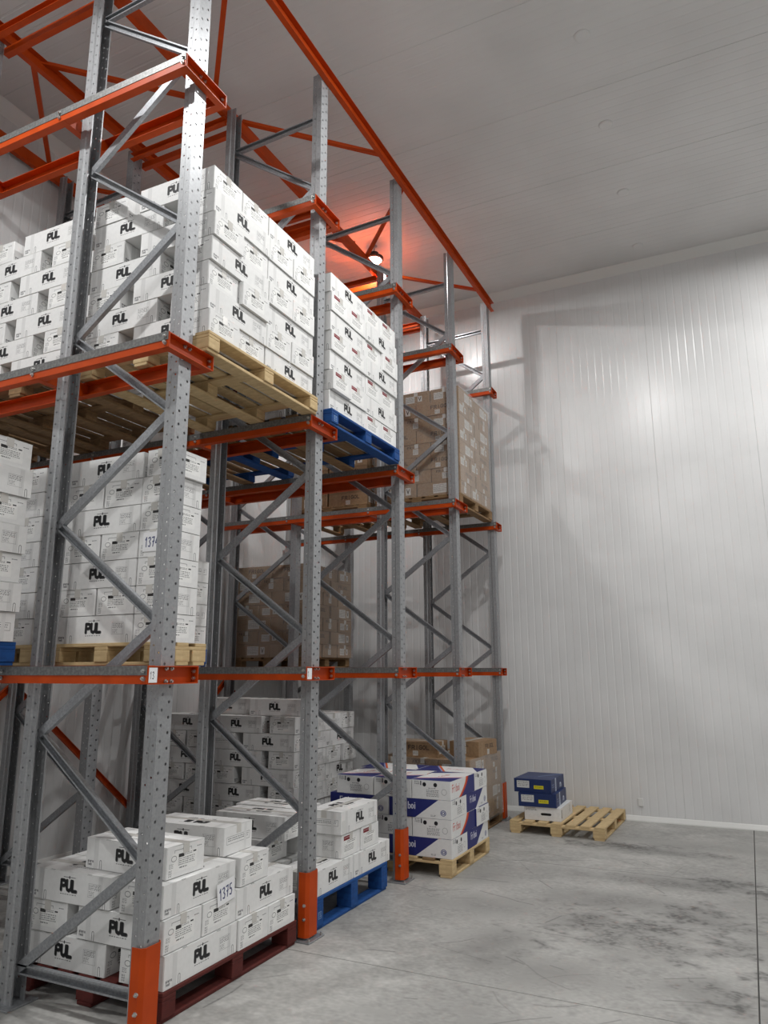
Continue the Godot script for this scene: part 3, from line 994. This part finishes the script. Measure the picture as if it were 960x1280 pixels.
func make_floor() -> void:
	var fl := Node3D.new()
	fl.name = "floor"
	fl.set_meta("kind", "structure")
	add_child(fl)
	put("subfloor", box(Vector3(ROOM_X1 - ROOM_X0 + 0.3, 0.1, ROOM_Z1 - ROOM_Z0 + 0.3)), std(Color(0.26, 0.26, 0.255), 0.9), fl, Transform3D(Basis(), Vector3((ROOM_X0 + ROOM_X1) / 2, -0.062, (ROOM_Z0 + ROOM_Z1) / 2)))
	M.floor = floor_material()
	var xs := [ROOM_X0 - 0.1, -1.2, 2.5, ROOM_X1 + 0.1]
	var zs := [ROOM_Z0 - 0.1, -3.95, -1.245, 1.46, 4.17, ROOM_Z1 + 0.1]
	for i in xs.size() - 1:
		for j in zs.size() - 1:
			var g := 0.0012
			var x0: float = xs[i] + g
			var x1: float = xs[i + 1] - g
			var z0: float = zs[j] + g
			var z1: float = zs[j + 1] - g
			var st := begin()
			var c := 0.003
			var a := Vector3(x0 + c, 0, z1 - c)
			var b := Vector3(x1 - c, 0, z1 - c)
			var d := Vector3(x1 - c, 0, z0 + c)
			var e := Vector3(x0 + c, 0, z0 + c)
			tri(st, a, b, d, Vector3.UP, floor_uv(a.x, a.z), floor_uv(b.x, b.z), floor_uv(d.x, d.z))
			tri(st, a, d, e, Vector3.UP, floor_uv(a.x, a.z), floor_uv(d.x, d.z), floor_uv(e.x, e.z))
			var lo := [Vector3(x0, -0.012, z1), Vector3(x1, -0.012, z1), Vector3(x1, -0.012, z0), Vector3(x0, -0.012, z0)]
			var hi := [a, b, d, e]
			for k in 4:
				var p: Vector3 = lo[k]
				var q: Vector3 = lo[(k + 1) % 4]
				var r: Vector3 = hi[(k + 1) % 4]
				var s: Vector3 = hi[k]
				var n := Vector3(0, 0.3, 1) if k == 0 else (Vector3(1, 0.3, 0) if k == 1 else (Vector3(0, 0.3, -1) if k == 2 else Vector3(-1, 0.3, 0)))
				var u: Vector2 = floor_uv(s.x, s.z)
				quad(st, p, q, r, s, n.normalized(), Rect2(u, Vector2(0.0005, 0.0005)))
			put("slab", st.commit(), M.floor, fl)

func floor_material() -> StandardMaterial3D:
	var S := 1536
	var img := Image.create(S, S, false, Image.FORMAT_RGB8)
	var n1 := FastNoiseLite.new(); n1.seed = 41; n1.frequency = 0.006; n1.fractal_octaves = 4
	var n2 := FastNoiseLite.new(); n2.seed = 42; n2.frequency = 0.03; n2.fractal_octaves = 3
	var n3 := FastNoiseLite.new(); n3.seed = 43; n3.frequency = 0.09; n3.fractal_octaves = 2
	var n4 := FastNoiseLite.new(); n4.seed = 44; n4.frequency = 0.24; n4.fractal_octaves = 3
	# worn dark patches: x, z, rx, rz, strength
	var patches := [[1.85, -2.35, 0.42, 0.34, 0.55], [1.55, -2.5, 0.3, 0.18, 0.3], [1.55, -4.85, 0.55, 0.14, 0.6], [1.2, -4.9, 0.3, 0.1, 0.4], [1.9, -3.75, 0.6, 0.16, 0.5], [2.35, -3.9, 0.25, 0.14, 0.4], [1.7, -3.1, 0.5, 0.18, 0.4],
		[2.2, -2.9, 0.3, 0.2, 0.35], [0.75, -2.6, 0.3, 0.22, 0.3], [2.25, -1.7, 0.18, 0.2, 0.4], [2.8, -1.4, 0.35, 0.5, 0.45], [2.9, -3.0, 0.5, 0.9, 0.3], [1.35, -1.6, 0.3, 0.2, 0.25], [1.05, -1.95, 0.22, 0.2, 0.3], [2.2, -5.2, 0.6, 0.2, 0.3], [0.5, -3.3, 0.2, 0.2, 0.25], [1.6, -0.6, 0.5, 0.3, 0.3]]
	var grid := []
	for k in patches.size():
		var pp: Array = patches[k]
		grid.append([int((pp[0] + 3.3) / 9.6 * S), int((pp[1] + 6.4) / 9.6 * S), pp[2] / 9.6 * S, pp[3] / 9.6 * S, pp[4]])
	for y in S:
		for x in S:
			var fx := x / 1.5
			var fy := y / 1.5
			var a := n1.get_noise_2d(fx, fy)
			var b := n2.get_noise_2d(fx * 0.9, fy * 1.1)
			var c := n3.get_noise_2d(fx, fy * 1.2)
			var d := n4.get_noise_2d(fx * 0.85, fy * 1.15)
			var v := 0.635 + a * 0.085 + b * 0.045 + c * 0.04 + d * 0.055
			var dark := 0.0
			for g in grid:
				var dx: float = (x - g[0]) / g[2]
				var dy: float = (y - g[1]) / g[3]
				var r2 := dx * dx + dy * dy
				if r2 < 5.5:
					dark += g[4] * clampf(1.1 - sqrt(r2) * 0.68 + b * 0.75 + c * 0.45, 0.0, 1.0) * (0.85 + d * 0.9)
			v *= 1.0 - 0.50 * clampf(dark, 0.0, 0.95)
			img.set_pixel(x, y, Color(v, v * 0.994, v * 0.975))
	var r := RandomNumberGenerator.new()
	r.seed = 77
	for k in 170:   # scuffs and hairline cracks
		var p := Vector2(r.randf_range(450, 1140), r.randf_range(150, 1140))
		var ang := r.randf_range(-0.8, 0.8) + (PI / 2 if r.randf() < 0.25 else 0.0)
		var l := r.randf_range(6, 38)
		var w := r.randf_range(0.3, 0.9)
		for s in 4:
			var q := p + Vector2(cos(ang), sin(ang)) * l
			seg(img, p, q, w, Color(0.34, 0.34, 0.335, 0.45))
			p = q
			ang += r.randf_range(-0.3, 0.3)
			if r.randf() < 0.5:
				break
	var m := std(Color.WHITE, 0.55, 0.0, 0.45)
	m.albedo_texture = ImageTexture.create_from_image(img)
	m.detail_enabled = true
	m.detail_blend_mode = BaseMaterial3D.BLEND_MODE_MUL
	m.detail_uv_layer = BaseMaterial3D.DETAIL_UV_1
	return m

# ------------------------------------------------------------------ stacks
func film_point(n: FastNoiseLite, a: Vector2, b: Vector2, out: Vector2, y0: float, y1: float, t: float, s: float) -> Vector3:
	var p := a.lerp(b, t)
	var y := lerpf(y0, y1, s)
	var d := 0.005 + 0.006 * sin(PI * t) * (0.5 + n.get_noise_3d(p.x * 2.0 + s * 0.8, y * 5.0 - t, p.y * 2.0))
	p += out * d
	return Vector3(p.x, y, p.y)

func film_shell(parent: Node3D, lo: Vector3, hi: Vector3, seed_: int) -> void:
	# stretch film: a closed, slightly rumpled sleeve round a stack
	var n := FastNoiseLite.new()
	n.seed = seed_
	n.frequency = 2.2
	var st := begin()
	st.set_smooth_group(0)
	var c := [Vector2(lo.x, hi.z), Vector2(hi.x, hi.z), Vector2(hi.x, lo.z), Vector2(lo.x, lo.z)]
	var H := 22
	var W := 14
	for k in 4:
		var a: Vector2 = c[k]
		var b: Vector2 = c[(k + 1) % 4]
		var out := Vector2((b - a).y, -(b - a).x).normalized()
		if out.dot((a + b) / 2 - (c[0] + c[2]) / 2) < 0:
			out = -out
		for i in W:
			for j in H:
				var v0: Vector3 = film_point(n, a, b, out, lo.y, hi.y, float(i) / W, float(j) / H)
				var v1: Vector3 = film_point(n, a, b, out, lo.y, hi.y, float(i + 1) / W, float(j) / H)
				var v2: Vector3 = film_point(n, a, b, out, lo.y, hi.y, float(i + 1) / W, float(j + 1) / H)
				var v3: Vector3 = film_point(n, a, b, out, lo.y, hi.y, float(i) / W, float(j + 1) / H)
				for q in [[v0, v2, v1], [v0, v3, v2]]:
					for v in q:
						st.add_vertex(v)
	st.generate_normals()
	put("film", st.commit(), M.film, parent)

func brown_stack(stack: String, group: String, xf: float, zn: float, y: float, rows: int, depth: float, width: float, full_top := true) -> void:
	var H := 0.157
	for r in rows:
		var last := r == rows - 1
		var A := (r % 2 == 0)
		var nx := 2 if A else 3
		var nz := 3 if A else 2
		for i in nx:
			for j in nz:
				if not last and i > 0 and j > 0:
					continue
				var at := Vector3(xf - depth / nx * (i + 0.5) + rng.randf_range(-0.003, 0.003), y + r * H, zn - width / nz * (j + 0.5) + rng.randf_range(-0.003, 0.003))
				var where: String = (["aisle front", "second column", "third column"][i]) + (", near face" if j == 0 else (", middle" if (j == 1 and nz == 3) else ", far edge"))
				carton("brown", at, (0.0 if A else 90.0) + (180.0 if rng.randf() < 0.5 else 0.0) + rng.randf_range(-0.2, 0.2), "brown carton, %s, %s row, %s" % [where, "top" if last else ORD[r], stack], "carton", group)

func make_loads() -> void:
	var PH := 0.125
	# ---- lane 1, floor: red pallet
	pallet(Vector3(-0.59, 0, -0.735), 1.02, 1.2, M.red_wood, "dark red pallet on the floor under cartons, nearest lane", 0.0, 0.14, 7, true, M.red_wood)
	var g := "white cartons on the red pallet"
	var s := "on dark red floor pallet"
	var y := 0.142
	layer(s, g, 0, false, -0.085, -0.145, y, 0.975, 0, {"turned": 0.0})
	layer(s, g, 1, false, -0.10, -0.14, y + 0.159, 0.96, 1, {"turned": 0.0})
	layer(s, g, 2, false, -0.105, -0.135, y + 0.318, 0.95, 0, {"keep": [0, 1, 2], "turned": 0.0})
	carton("white", Vector3(-0.40, y + 0.318, -0.90), 1.5, "white carton resting set back on the red pallet load, end label to aisle", "carton", g)
	carton("white", Vector3(-0.45, y + 0.477, -0.36), -2.0, "topmost white carton at the near corner of the red pallet load", "carton", g)
	carton("white", Vector3(-0.50, y + 0.477, -0.86), 182.5, "topmost white carton at the back of the red pallet load", "carton", g)
	var note := thing("paper_note", Vector3(-0.093, y + 0.335, -0.62), "white paper note with handwritten number taped over two cartons", "paper")
	note.rotation = Vector3(0, PI / 2, 0.12)
	var qm := QuadMesh.new()
	qm.size = Vector2(0.15, 0.115)
	put("sheet", box(Vector3(0.152, 0.117, 0.0008)), M.trim, note)
	put("writing", qm, note_material("1375"), note, Transform3D(Basis(), Vector3(0, 0, 0.0006)))
	# ---- lane 2, floor: blue pallet
	var blue_floor := pallet(Vector3(-0.59, 0, -2.105), 1.02, 1.08, M.blue_wood, "bright blue pallet on the floor under cartons, second lane", 0.0, 0.2, 7, true)
	stencil(blue_floor, 1.02, 1.08, 0.2, Color(0.62, 0.72, 0.84), Color(0.04, 0.27, 0.52))
	g = "white cartons on the blue floor pallet"
	y = 0.202
	carton("white", Vector3(-0.235, y, -1.815), 90.4, "large flat white carton at the near end of the blue floor pallet", "carton", g)
	carton("white", Vector3(-0.232, y, -2.41), 89.6, "white carton at the far end of the blue floor pallet, bottom row", "carton", g)
	carton("white", Vector3(-0.73, y, -1.67), 0.6, "white carton behind on blue floor pallet, bottom row, near side", "carton", g)
	carton("white", Vector3(-0.73, y, -1.97), 0.0, "white carton behind on blue floor pallet, bottom row, middle", "carton", g)
	carton("white", Vector3(-0.73, y, -2.28), 0.0, "white carton behind on blue floor pallet, bottom row, far side", "carton", g)
	carton("red", Vector3(-0.40, y + 0.159, -2.09), 0.8, "white carton with red sticker, second row of blue floor pallet, nearer one", "carton", g)
	carton("red", Vector3(-0.395, y + 0.159, -2.39), 0.0, "white carton with red sticker, second row of blue floor pallet, farther one", "carton", g)
	carton("white", Vector3(-0.80, y + 0.159, -1.72), 0.5, "white carton, second row of blue floor pallet, hidden by post", "carton", g)
	carton("white", Vector3(-0.245, y + 0.318, -2.225), 90.5, "topmost white carton on blue floor pallet, long side to the aisle", "carton", g)
	carton("white", Vector3(-0.66, y + 0.318, -1.75), 1.0, "topmost white carton on blue floor pallet, left of the post", "carton", g)
	carton("white", Vector3(-0.72, y + 0.318, -2.06), 0.0, "topmost white carton on blue floor pallet, inner middle", "carton", g)
	var slip := thing("paper_slip", Vector3(-0.0985, y + 0.37, -1.97), "small white slip taped to the corner of topmost carton on blue floor pallet", "paper")
	put("sheet", box(Vector3(0.0008, 0.08, 0.055)), M.trim, slip)
	# ---- lane 3, floor: pale pallet with printed produce boxes
	pallet(Vector3(-0.25, 0, -3.615), 1.06, 0.98, M.pine, "pale wooden pallet under the blue and white produce boxes", 0.0, 0.14, 7, true, M.pine_old)
	g = "blue and white produce boxes"
	y = 0.142
	var zn := -3.145
	for r in 4:
		var yy := y + r * 0.152
		var last := r == 3
		var row: String = "top" if last else ORD[r]
		if r % 2 == 0:
			for i in 2:
				carton("fruit", Vector3(0.275 - 0.29 - i * 0.585, yy, zn - 0.18), 180.0 + rng.randf_range(-0.6, 0.6), "blue and white produce box, %s row, near face, %s" % [row, ["aisle end", "inner end"][i]], "box", g)
			for i in 3:
				if i == 0 or last:
					carton("fruit", Vector3(0.275 - 0.18 - i * 0.365, yy, zn - 0.365 - 0.29), -90.0, "blue and white produce box, %s row, far side, %s" % [row, ["aisle end", "middle", "inner end"][i]], "box", g)
		else:
			for i in 3:
				carton("fruit", Vector3(0.275 - 0.18 - i * 0.37, yy, zn - 0.292), 90.0 + rng.randf_range(-0.8, 0.8), "blue and white produce box, %s row, near face, %s" % [row, ["aisle end", "middle", "inner end"][i]], "box", g)
			for i in 2:
				if i == 0 or last:
					carton("fruit", Vector3(0.275 - 0.29 - i * 0.585 + (0.012 if r == 1 else 0.0), yy, zn - 0.585 - 0.183), 0.0, "blue and white produce box, %s row, far side, %s" % [row, ["aisle end", "inner end"][i]], "box", g)
	# ---- lane 3, floor, second and third places: tall white stacks
	pallet(Vector3(-1.78, 0, -3.665), 1.0, 1.14, M.pine_old, "worn wooden pallet under tall white stack deep in third lane", 0.0, 0.13)
	g = "white cartons stacked deep in the third lane"
	s = "tall stack deep in third lane"
	for r in 7:
		layer(s, g, r, false, -1.27 + (0.01 if r % 2 == 0 else 0.0), -3.12, 0.132 + r * 0.158, 0.97, r % 2, {"turned": 0.3, "loose": true})
	carton("white", Vector3(-1.56, 0.132 + 7 * 0.158, -3.36), 2.0, "single white carton on top of tall stack in third lane, right one", "carton", g)
	carton("white", Vector3(-2.19, 0.132 + 7 * 0.158, -3.45), -1.5, "single white carton on top of tall stack in third lane, left one", "carton", g)
	pallet(Vector3(-2.64, 0, -3.665), 0.7, 1.14, M.pine_old, "worn wooden pallet against the side wall in third lane", 0.0, 0.13)
	for r in 7:
		var yy := 0.132 + r * 0.158
		var row: String = "top" if r == 6 else ORD[r]
		if r % 2 == 0:
			carton("white", Vector3(-2.56, yy, -3.29), 180.0 + rng.randf_range(-0.5, 0.5), "white carton, near face, %s row, stack against the side wall" % row, "carton", g)
		else:
			carton("half", Vector3(-2.42, yy, -3.29), -90.0, "small white carton, near face right, %s row, stack against the side wall" % row, "carton", g)
			carton("half", Vector3(-2.73, yy, -3.29), -90.0, "small white carton, near face left, %s row, stack against the side wall" % row, "carton", g)
	# ---- lane 4, floor: wrapped brown stack
	var bp := pallet(Vector3(-0.56, 0, -5.03), 1.04, 1.08, M.pine_old, "old wooden pallet under film wrapped brown cartons at the end wall", 0.0, 0.13)
	brown_stack("wrapped floor stack by end wall", "brown cartons on the floor by the end wall", -0.04, -4.50, 0.132, 4, 1.04, 1.08)
	carton("brown", Vector3(-0.70, 0.132 + 4 * 0.157, -4.78), 4.0, "loose brown carton on top of wrapped floor stack, left one", "carton", "brown cartons on the floor by the end wall")
	carton("brown", Vector3(-0.20, 0.132 + 4 * 0.157, -5.1), 86.0, "loose brown carton on top of wrapped floor stack, aisle side", "carton", "brown cartons on the floor by the end wall")
	wrap_film(Vector3(-1.085, 0.1, -5.585), Vector3(-0.035, 0.132 + 4 * 0.157 + 0.01, -4.495), "clear stretch film round the brown floor stack by the end wall", 51)
	# ---- lane 1, first level
	y = LEVELS[0] + 0.004
	pallet(Vector3(-0.66, y, -0.335), 0.84, 0.40, M.pine, "narrow pale pallet on the first level rail, nearest lane", 0.0, PH, 3, false)
	g = "white cartons on the first level of the nearest lane"
	y += PH + 0.001
	for r in 7:
		var row: String = "top" if r == 6 else ORD[r]
		var yy := y + r * 0.1575
		if r % 2 == 0:
			carton("white", Vector3(-0.745, yy, -0.295), 0.0 + rng.randf_range(-0.5, 0.5), "white carton, first level nearest lane, %s row, long side out" % row, "carton", g)
			carton("narrow", Vector3(-0.345 + (0.025 if r == 6 else 0.0), yy, -0.295), 90.0, "narrow white carton, first level nearest lane, %s row, behind the post" % row, "carton", g)
		else:
			carton("half", Vector3(-0.895, yy, -0.295), -90.0, "small white carton, first level nearest lane, %s row, left end" % row, "carton", g)
			carton("half", Vector3(-0.595, yy, -0.295), -90.0 + rng.randf_range(-1, 1), "small white carton, first level nearest lane, %s row, second from left" % row, "carton", g)
			carton("narrow", Vector3(-0.345, yy, -0.295), -90.0, "narrow white carton, first level nearest lane, %s row, behind the post" % row, "carton", g)
	var n2 := thing("paper_note", Vector3(-0.345, y + 3 * 0.1575 + 0.085, -0.149), "white paper note with handwritten number on first level carton", "paper")
	var q2 := QuadMesh.new()
	q2.size = Vector2(0.13, 0.11)
	put("sheet", box(Vector3(0.132, 0.112, 0.0008)), M.trim, n2)
	put("writing", q2, note_material("1374"), n2, Transform3D(Basis(), Vector3(0, 0, 0.0006)))
	# behind it: short stack on a blue pallet, tall stack left of the frame
	y = LEVELS[0] + 0.004
	pallet(Vector3(-1.40, y, -0.985), 1.0, 0.74, M.blue_wood, "blue pallet on first level behind the nearest rear post", 0.0, PH)
	for r in 4:
		for k in 2:
			carton("white", Vector3(-1.20, y + PH + 0.001 + r * 0.158, -1.2 + k * 0.30), 180.0 * (r % 2), "white carton on first level blue pallet, %s row, %s" % [ORD[r], ["far one", "near one"][k]], "carton", "white cartons on the first level blue pallet")
	pallet(Vector3(-1.72, y, -0.335), 1.0, 0.40, M.pine, "pale pallet on first level left of the nearest frame", 0.0, PH, 3, false)
	for r in 7:
		var yy := y + PH + 0.001 + r * 0.158
		var row: String = "top" if r == 6 else ORD[r]
		if r % 2 == 0:
			carton("half", Vector3(-1.40, yy, -0.295), -90, "small white carton left of nearest frame, first level, %s row" % row, "carton", "white cartons left of the nearest frame")
			carton("white", Vector3(-1.88, yy, -0.295), 0, "white carton left of nearest frame, first level, %s row, inner" % row, "carton", "white cartons left of the nearest frame")
		else:
			carton("white", Vector3(-1.55, yy, -0.295), 0, "white carton left of nearest frame, first level, %s row" % row, "carton", "white cartons left of the nearest frame")
			carton("half", Vector3(-2.02, yy, -0.295), -90, "small white carton left of nearest frame, first level, %s row, inner" % row, "carton", "white cartons left of the nearest frame")
	# lane in front of the nearest frame: a stack at the picture's left edge
	pallet(Vector3(-1.44, y, 0.79), 1.0, 1.2, M.blue_wood, "blue pallet at the left edge, first level, nearest the viewer", 0.0, PH)
	for r in 7:
		var yy := y + PH + 0.001 + r * 0.158
		var row: String = "top" if r == 6 else ORD[r]
		if r % 2 == 0:
			carton("white", Vector3(-1.225, yy, 0.36), 0.0 if r > 0 else 180.0, "white carton at the left edge, first level, %s row" % row, "carton", "white cartons at the left edge")
		else:
			carton("white", Vector3(-1.08 + 0.02, yy, 0.50), 90.0, "white carton at the left edge, first level, %s row" % row, "carton", "white cartons at the left edge")
	# ---- lane 1, second level
	y = LEVELS[1] + 0.004
	pallet(Vector3(-0.48, y, -0.70), 1.02, 1.2, M.pine, "pale pallet on second level under white cartons beside nearest post", 0.0, PH, 7, true, M.pine_old)
	s = "second level stack by nearest post"
	g = "white cartons on the second level of the nearest lane"
	for r in 7:
		layer(s, g, r, r == 6, -0.005 - (0.012 if r % 2 == 0 else 0.0), -0.125, y + PH + 0.001 + r * 0.158, 0.985, 1 - r % 2, {"turned": 0.03, "loose": true})
	pallet(Vector3(-1.60, y, -0.72), 1.02, 1.2, M.pine_old, "wooden pallet on second level behind the nearest rear post", 0.0, PH)
	for r in 7:
		layer("second level stack, inner place", g, r, false, -1.12, -0.15, y + PH + 0.001 + r * 0.158, 0.985, 1 - r % 2, {"keep": [0, 2] if r % 2 == 0 else [0, 1], "turned": 0.05})
	pallet(Vector3(-2.56, y, -0.72), 0.8, 1.2, M.pine_old, "wooden pallet on second level against the side wall", 0.0, PH)
	# ---- lane 2, second level
	var blue_up := pallet(Vector3(-0.49, y, -2.12), 1.02, 1.2, M.blue_wood, "blue pallet on the second level under red stickered cartons", 0.0, PH, 7, true, null, M.pine_old)
	stencil(blue_up, 1.02, 1.2, PH, Color(0.62, 0.72, 0.84), Color(0.04, 0.27, 0.52))
	s = "stack on second level blue pallet"
	g = "white cartons with red stickers on the second level"
	for r in 7:
		layer(s, g, r, r == 6, -0.0 - (0.01 if r % 2 == 0 else 0.0), -1.53, y + PH + 0.001 + r * 0.16, 0.985, r % 2, {"carton": "red", "turned": 0.0, "loose": true})
	pallet(Vector3(-1.62, y, -2.17), 1.02, 1.2, M.blue_wood, "blue and brown pallet further in on the second level, second lane", 0.0, PH, 7, true, null, M.pine_old)
	for r in 4:
		layer("inner second level stack, middle lane", g, r, false, -1.14, -1.58, y + PH + 0.001 + r * 0.158, 0.985, r % 2, {"keep": [0, 1] if r % 2 == 0 else [0, 2], "parts": true})
	# ---- lane 4, second level: wrapped brown stacks
	pallet(Vector3(-0.57, y, -5.02), 1.04, 1.14, M.pine_old, "old pallet on second level under wrapped brown cartons by end wall", 0.0, PH)
	brown_stack("second level wrapped stack by end wall", "brown cartons on the second level", -0.05, -4.46, y + PH + 0.001, 8, 1.05, 1.11)
	wrap_film(Vector3(-1.10, y + PH + 0.001, -5.575), Vector3(-0.045, y + PH + 8 * 0.157 + 0.012, -4.455), "clear stretch film round the second level brown stack", 52)
	pallet(Vector3(-1.72, y, -5.02), 1.04, 1.14, M.pine_old, "old pallet further in on second level by end wall", 0.0, PH)
	for r in 4:
		for k in 2:
			carton("brown", Vector3(-1.47 - k * 0.54, y + PH + 0.001 + r * 0.157, -4.66), 180.0 * ((r + k) % 2), "brown carton further in on second level, %s row, %s" % [ORD[r], ["right", "left"][k]], "carton", "brown cartons further in on the second level")
	# ---- lane 4, first level, against the side wall
	y = LEVELS[0] + 0.004
	pallet(Vector3(-2.52, y, -5.02), 0.98, 1.14, M.pine_old, "old pallet on first level in the far corner under brown cartons", 0.0, PH)
	brown_stack("first level stack in far corner", "brown cartons in the far corner", -1.985, -4.46, y + PH + 0.001, 7, 1.04, 1.11)
	wrap_film(Vector3(-3.03, y + PH + 0.001, -5.575), Vector3(-1.98, y + PH + 7 * 0.157 + 0.012, -4.455), "clear stretch film round the brown stack in the far corner", 53)
	# ---- small pallet on the floor by the end wall
	pallet(Vector3(0.70, 0, -5.62), 0.98, 1.17, M.pine, "light wooden pallet lying half empty on the floor by end wall", -1.5, 0.125, 7, true)
	make_wall_boxes()

func wrap_film(lo: Vector3, hi: Vector3, label: String, seed_: int) -> void:
	var o := thing("stretch_film", Vector3(0, 0, 0), label, "stretch film", "stretch film sleeves")
	film_shell(o, lo, hi, seed_)

func make_wall_boxes() -> void:
	var bl := Vector3(0.40, 0.135, 0.56)
	var A := uvr(0, 0, 280, 154)
	var B := uvr(610, 0, 400, 154)
	var T := uvr(0, 165, 594, 340)
	# mesh long axis is x: turned by 90 degrees so that the short end with labels looks along the aisle to the viewer
	var mb := carton_mesh(bl.z, bl.y, bl.x, B, B, A, A, T, 0.0)
	var wm := carton_mesh(0.56, 0.13, 0.385, uvr(610, 330, 400, 154), uvr(610, 330, 400, 154), uvr(610, 165, 300, 154), uvr(610, 165, 300, 154), uvr(860, 440, 100, 60), 0.0)
	var w := thing("white_box", Vector3(0.525, 0.127, -5.42), "white box with a hand hole under two blue boxes", "box")
	w.rotation.y = deg_to_rad(-90)
	put("body", wm, M.meat, w)
	for k in 2:
		var o := thing("blue_box", Vector3([0.47, 0.435][k], 0.127 + 0.132 + k * 0.137, -5.40 - 0.02 * k), ["dark blue box between the white box and the topmost blue box", "topmost dark blue box on the small pallet by end wall"][k], "box", "blue boxes on the small pallet")
		o.rotation.y = deg_to_rad(-90 + [2.0, -1.0][k])
		put("body", mb, M.meat, o)

# ------------------------------------------------------------------ scene
func _ready() -> void:
	rng.seed = 20240
	# camera
	var cam := Camera3D.new()
	cam.name = "camera"
	add_child(cam)
	cam.position = Vector3(2.6152, 1.6634, 2.9651)
	cam.rotation_order = EULER_ORDER_YXZ
	cam.rotation = Vector3(0.2118, 0.4508, -0.0027)
	cam.fov = rad_to_deg(2.0 * atan(640.0 / 921.3))
	cam.near = 0.05
	cam.far = 100.0
	cam.current = true
	# environment
	var we := WorldEnvironment.new()
	var env := Environment.new()
	env.background_mode = Environment.BG_COLOR
	env.background_color = Color(0.02, 0.02, 0.02)
	env.ambient_light_source = Environment.AMBIENT_SOURCE_DISABLED
	env.tonemap_mode = Environment.TONE_MAPPER_LINEAR
	env.tonemap_exposure = 1.95
	env.sdfgi_enabled = true
	env.ssao_enabled = true
	env.ssil_enabled = true
	we.environment = env
	add_child(we)
	make_materials()
	# lamps: one on the rack in view, the others out of frame (same rack nearer the viewer, and across the aisle)
	var E := 5.2
	lamp(Vector3(-1.07, 6.60, -4.39), E, "lit round lamp under the ceiling above the rack, seen through the orange braces")
	lamp(Vector3(3.93, 6.60, -4.39), E, "round ceiling lamp across the aisle near the end wall, out of view")
	lamp(Vector3(1.43, 6.60, -1.31), E, "round ceiling lamp over the middle of the aisle, just out of view")
	lamp(Vector3(-1.07, 6.60, 1.77), E, "round ceiling lamp above the rack beside the viewer, out of view")
	lamp(Vector3(3.93, 6.60, 1.77), E, "round ceiling lamp across the aisle beside the viewer, out of view")
	lamp(Vector3(1.43, 6.60, 4.85), E, "round ceiling lamp over the aisle behind the viewer")
	make_room()
	make_protos()
	make_rack()
	make_loads()
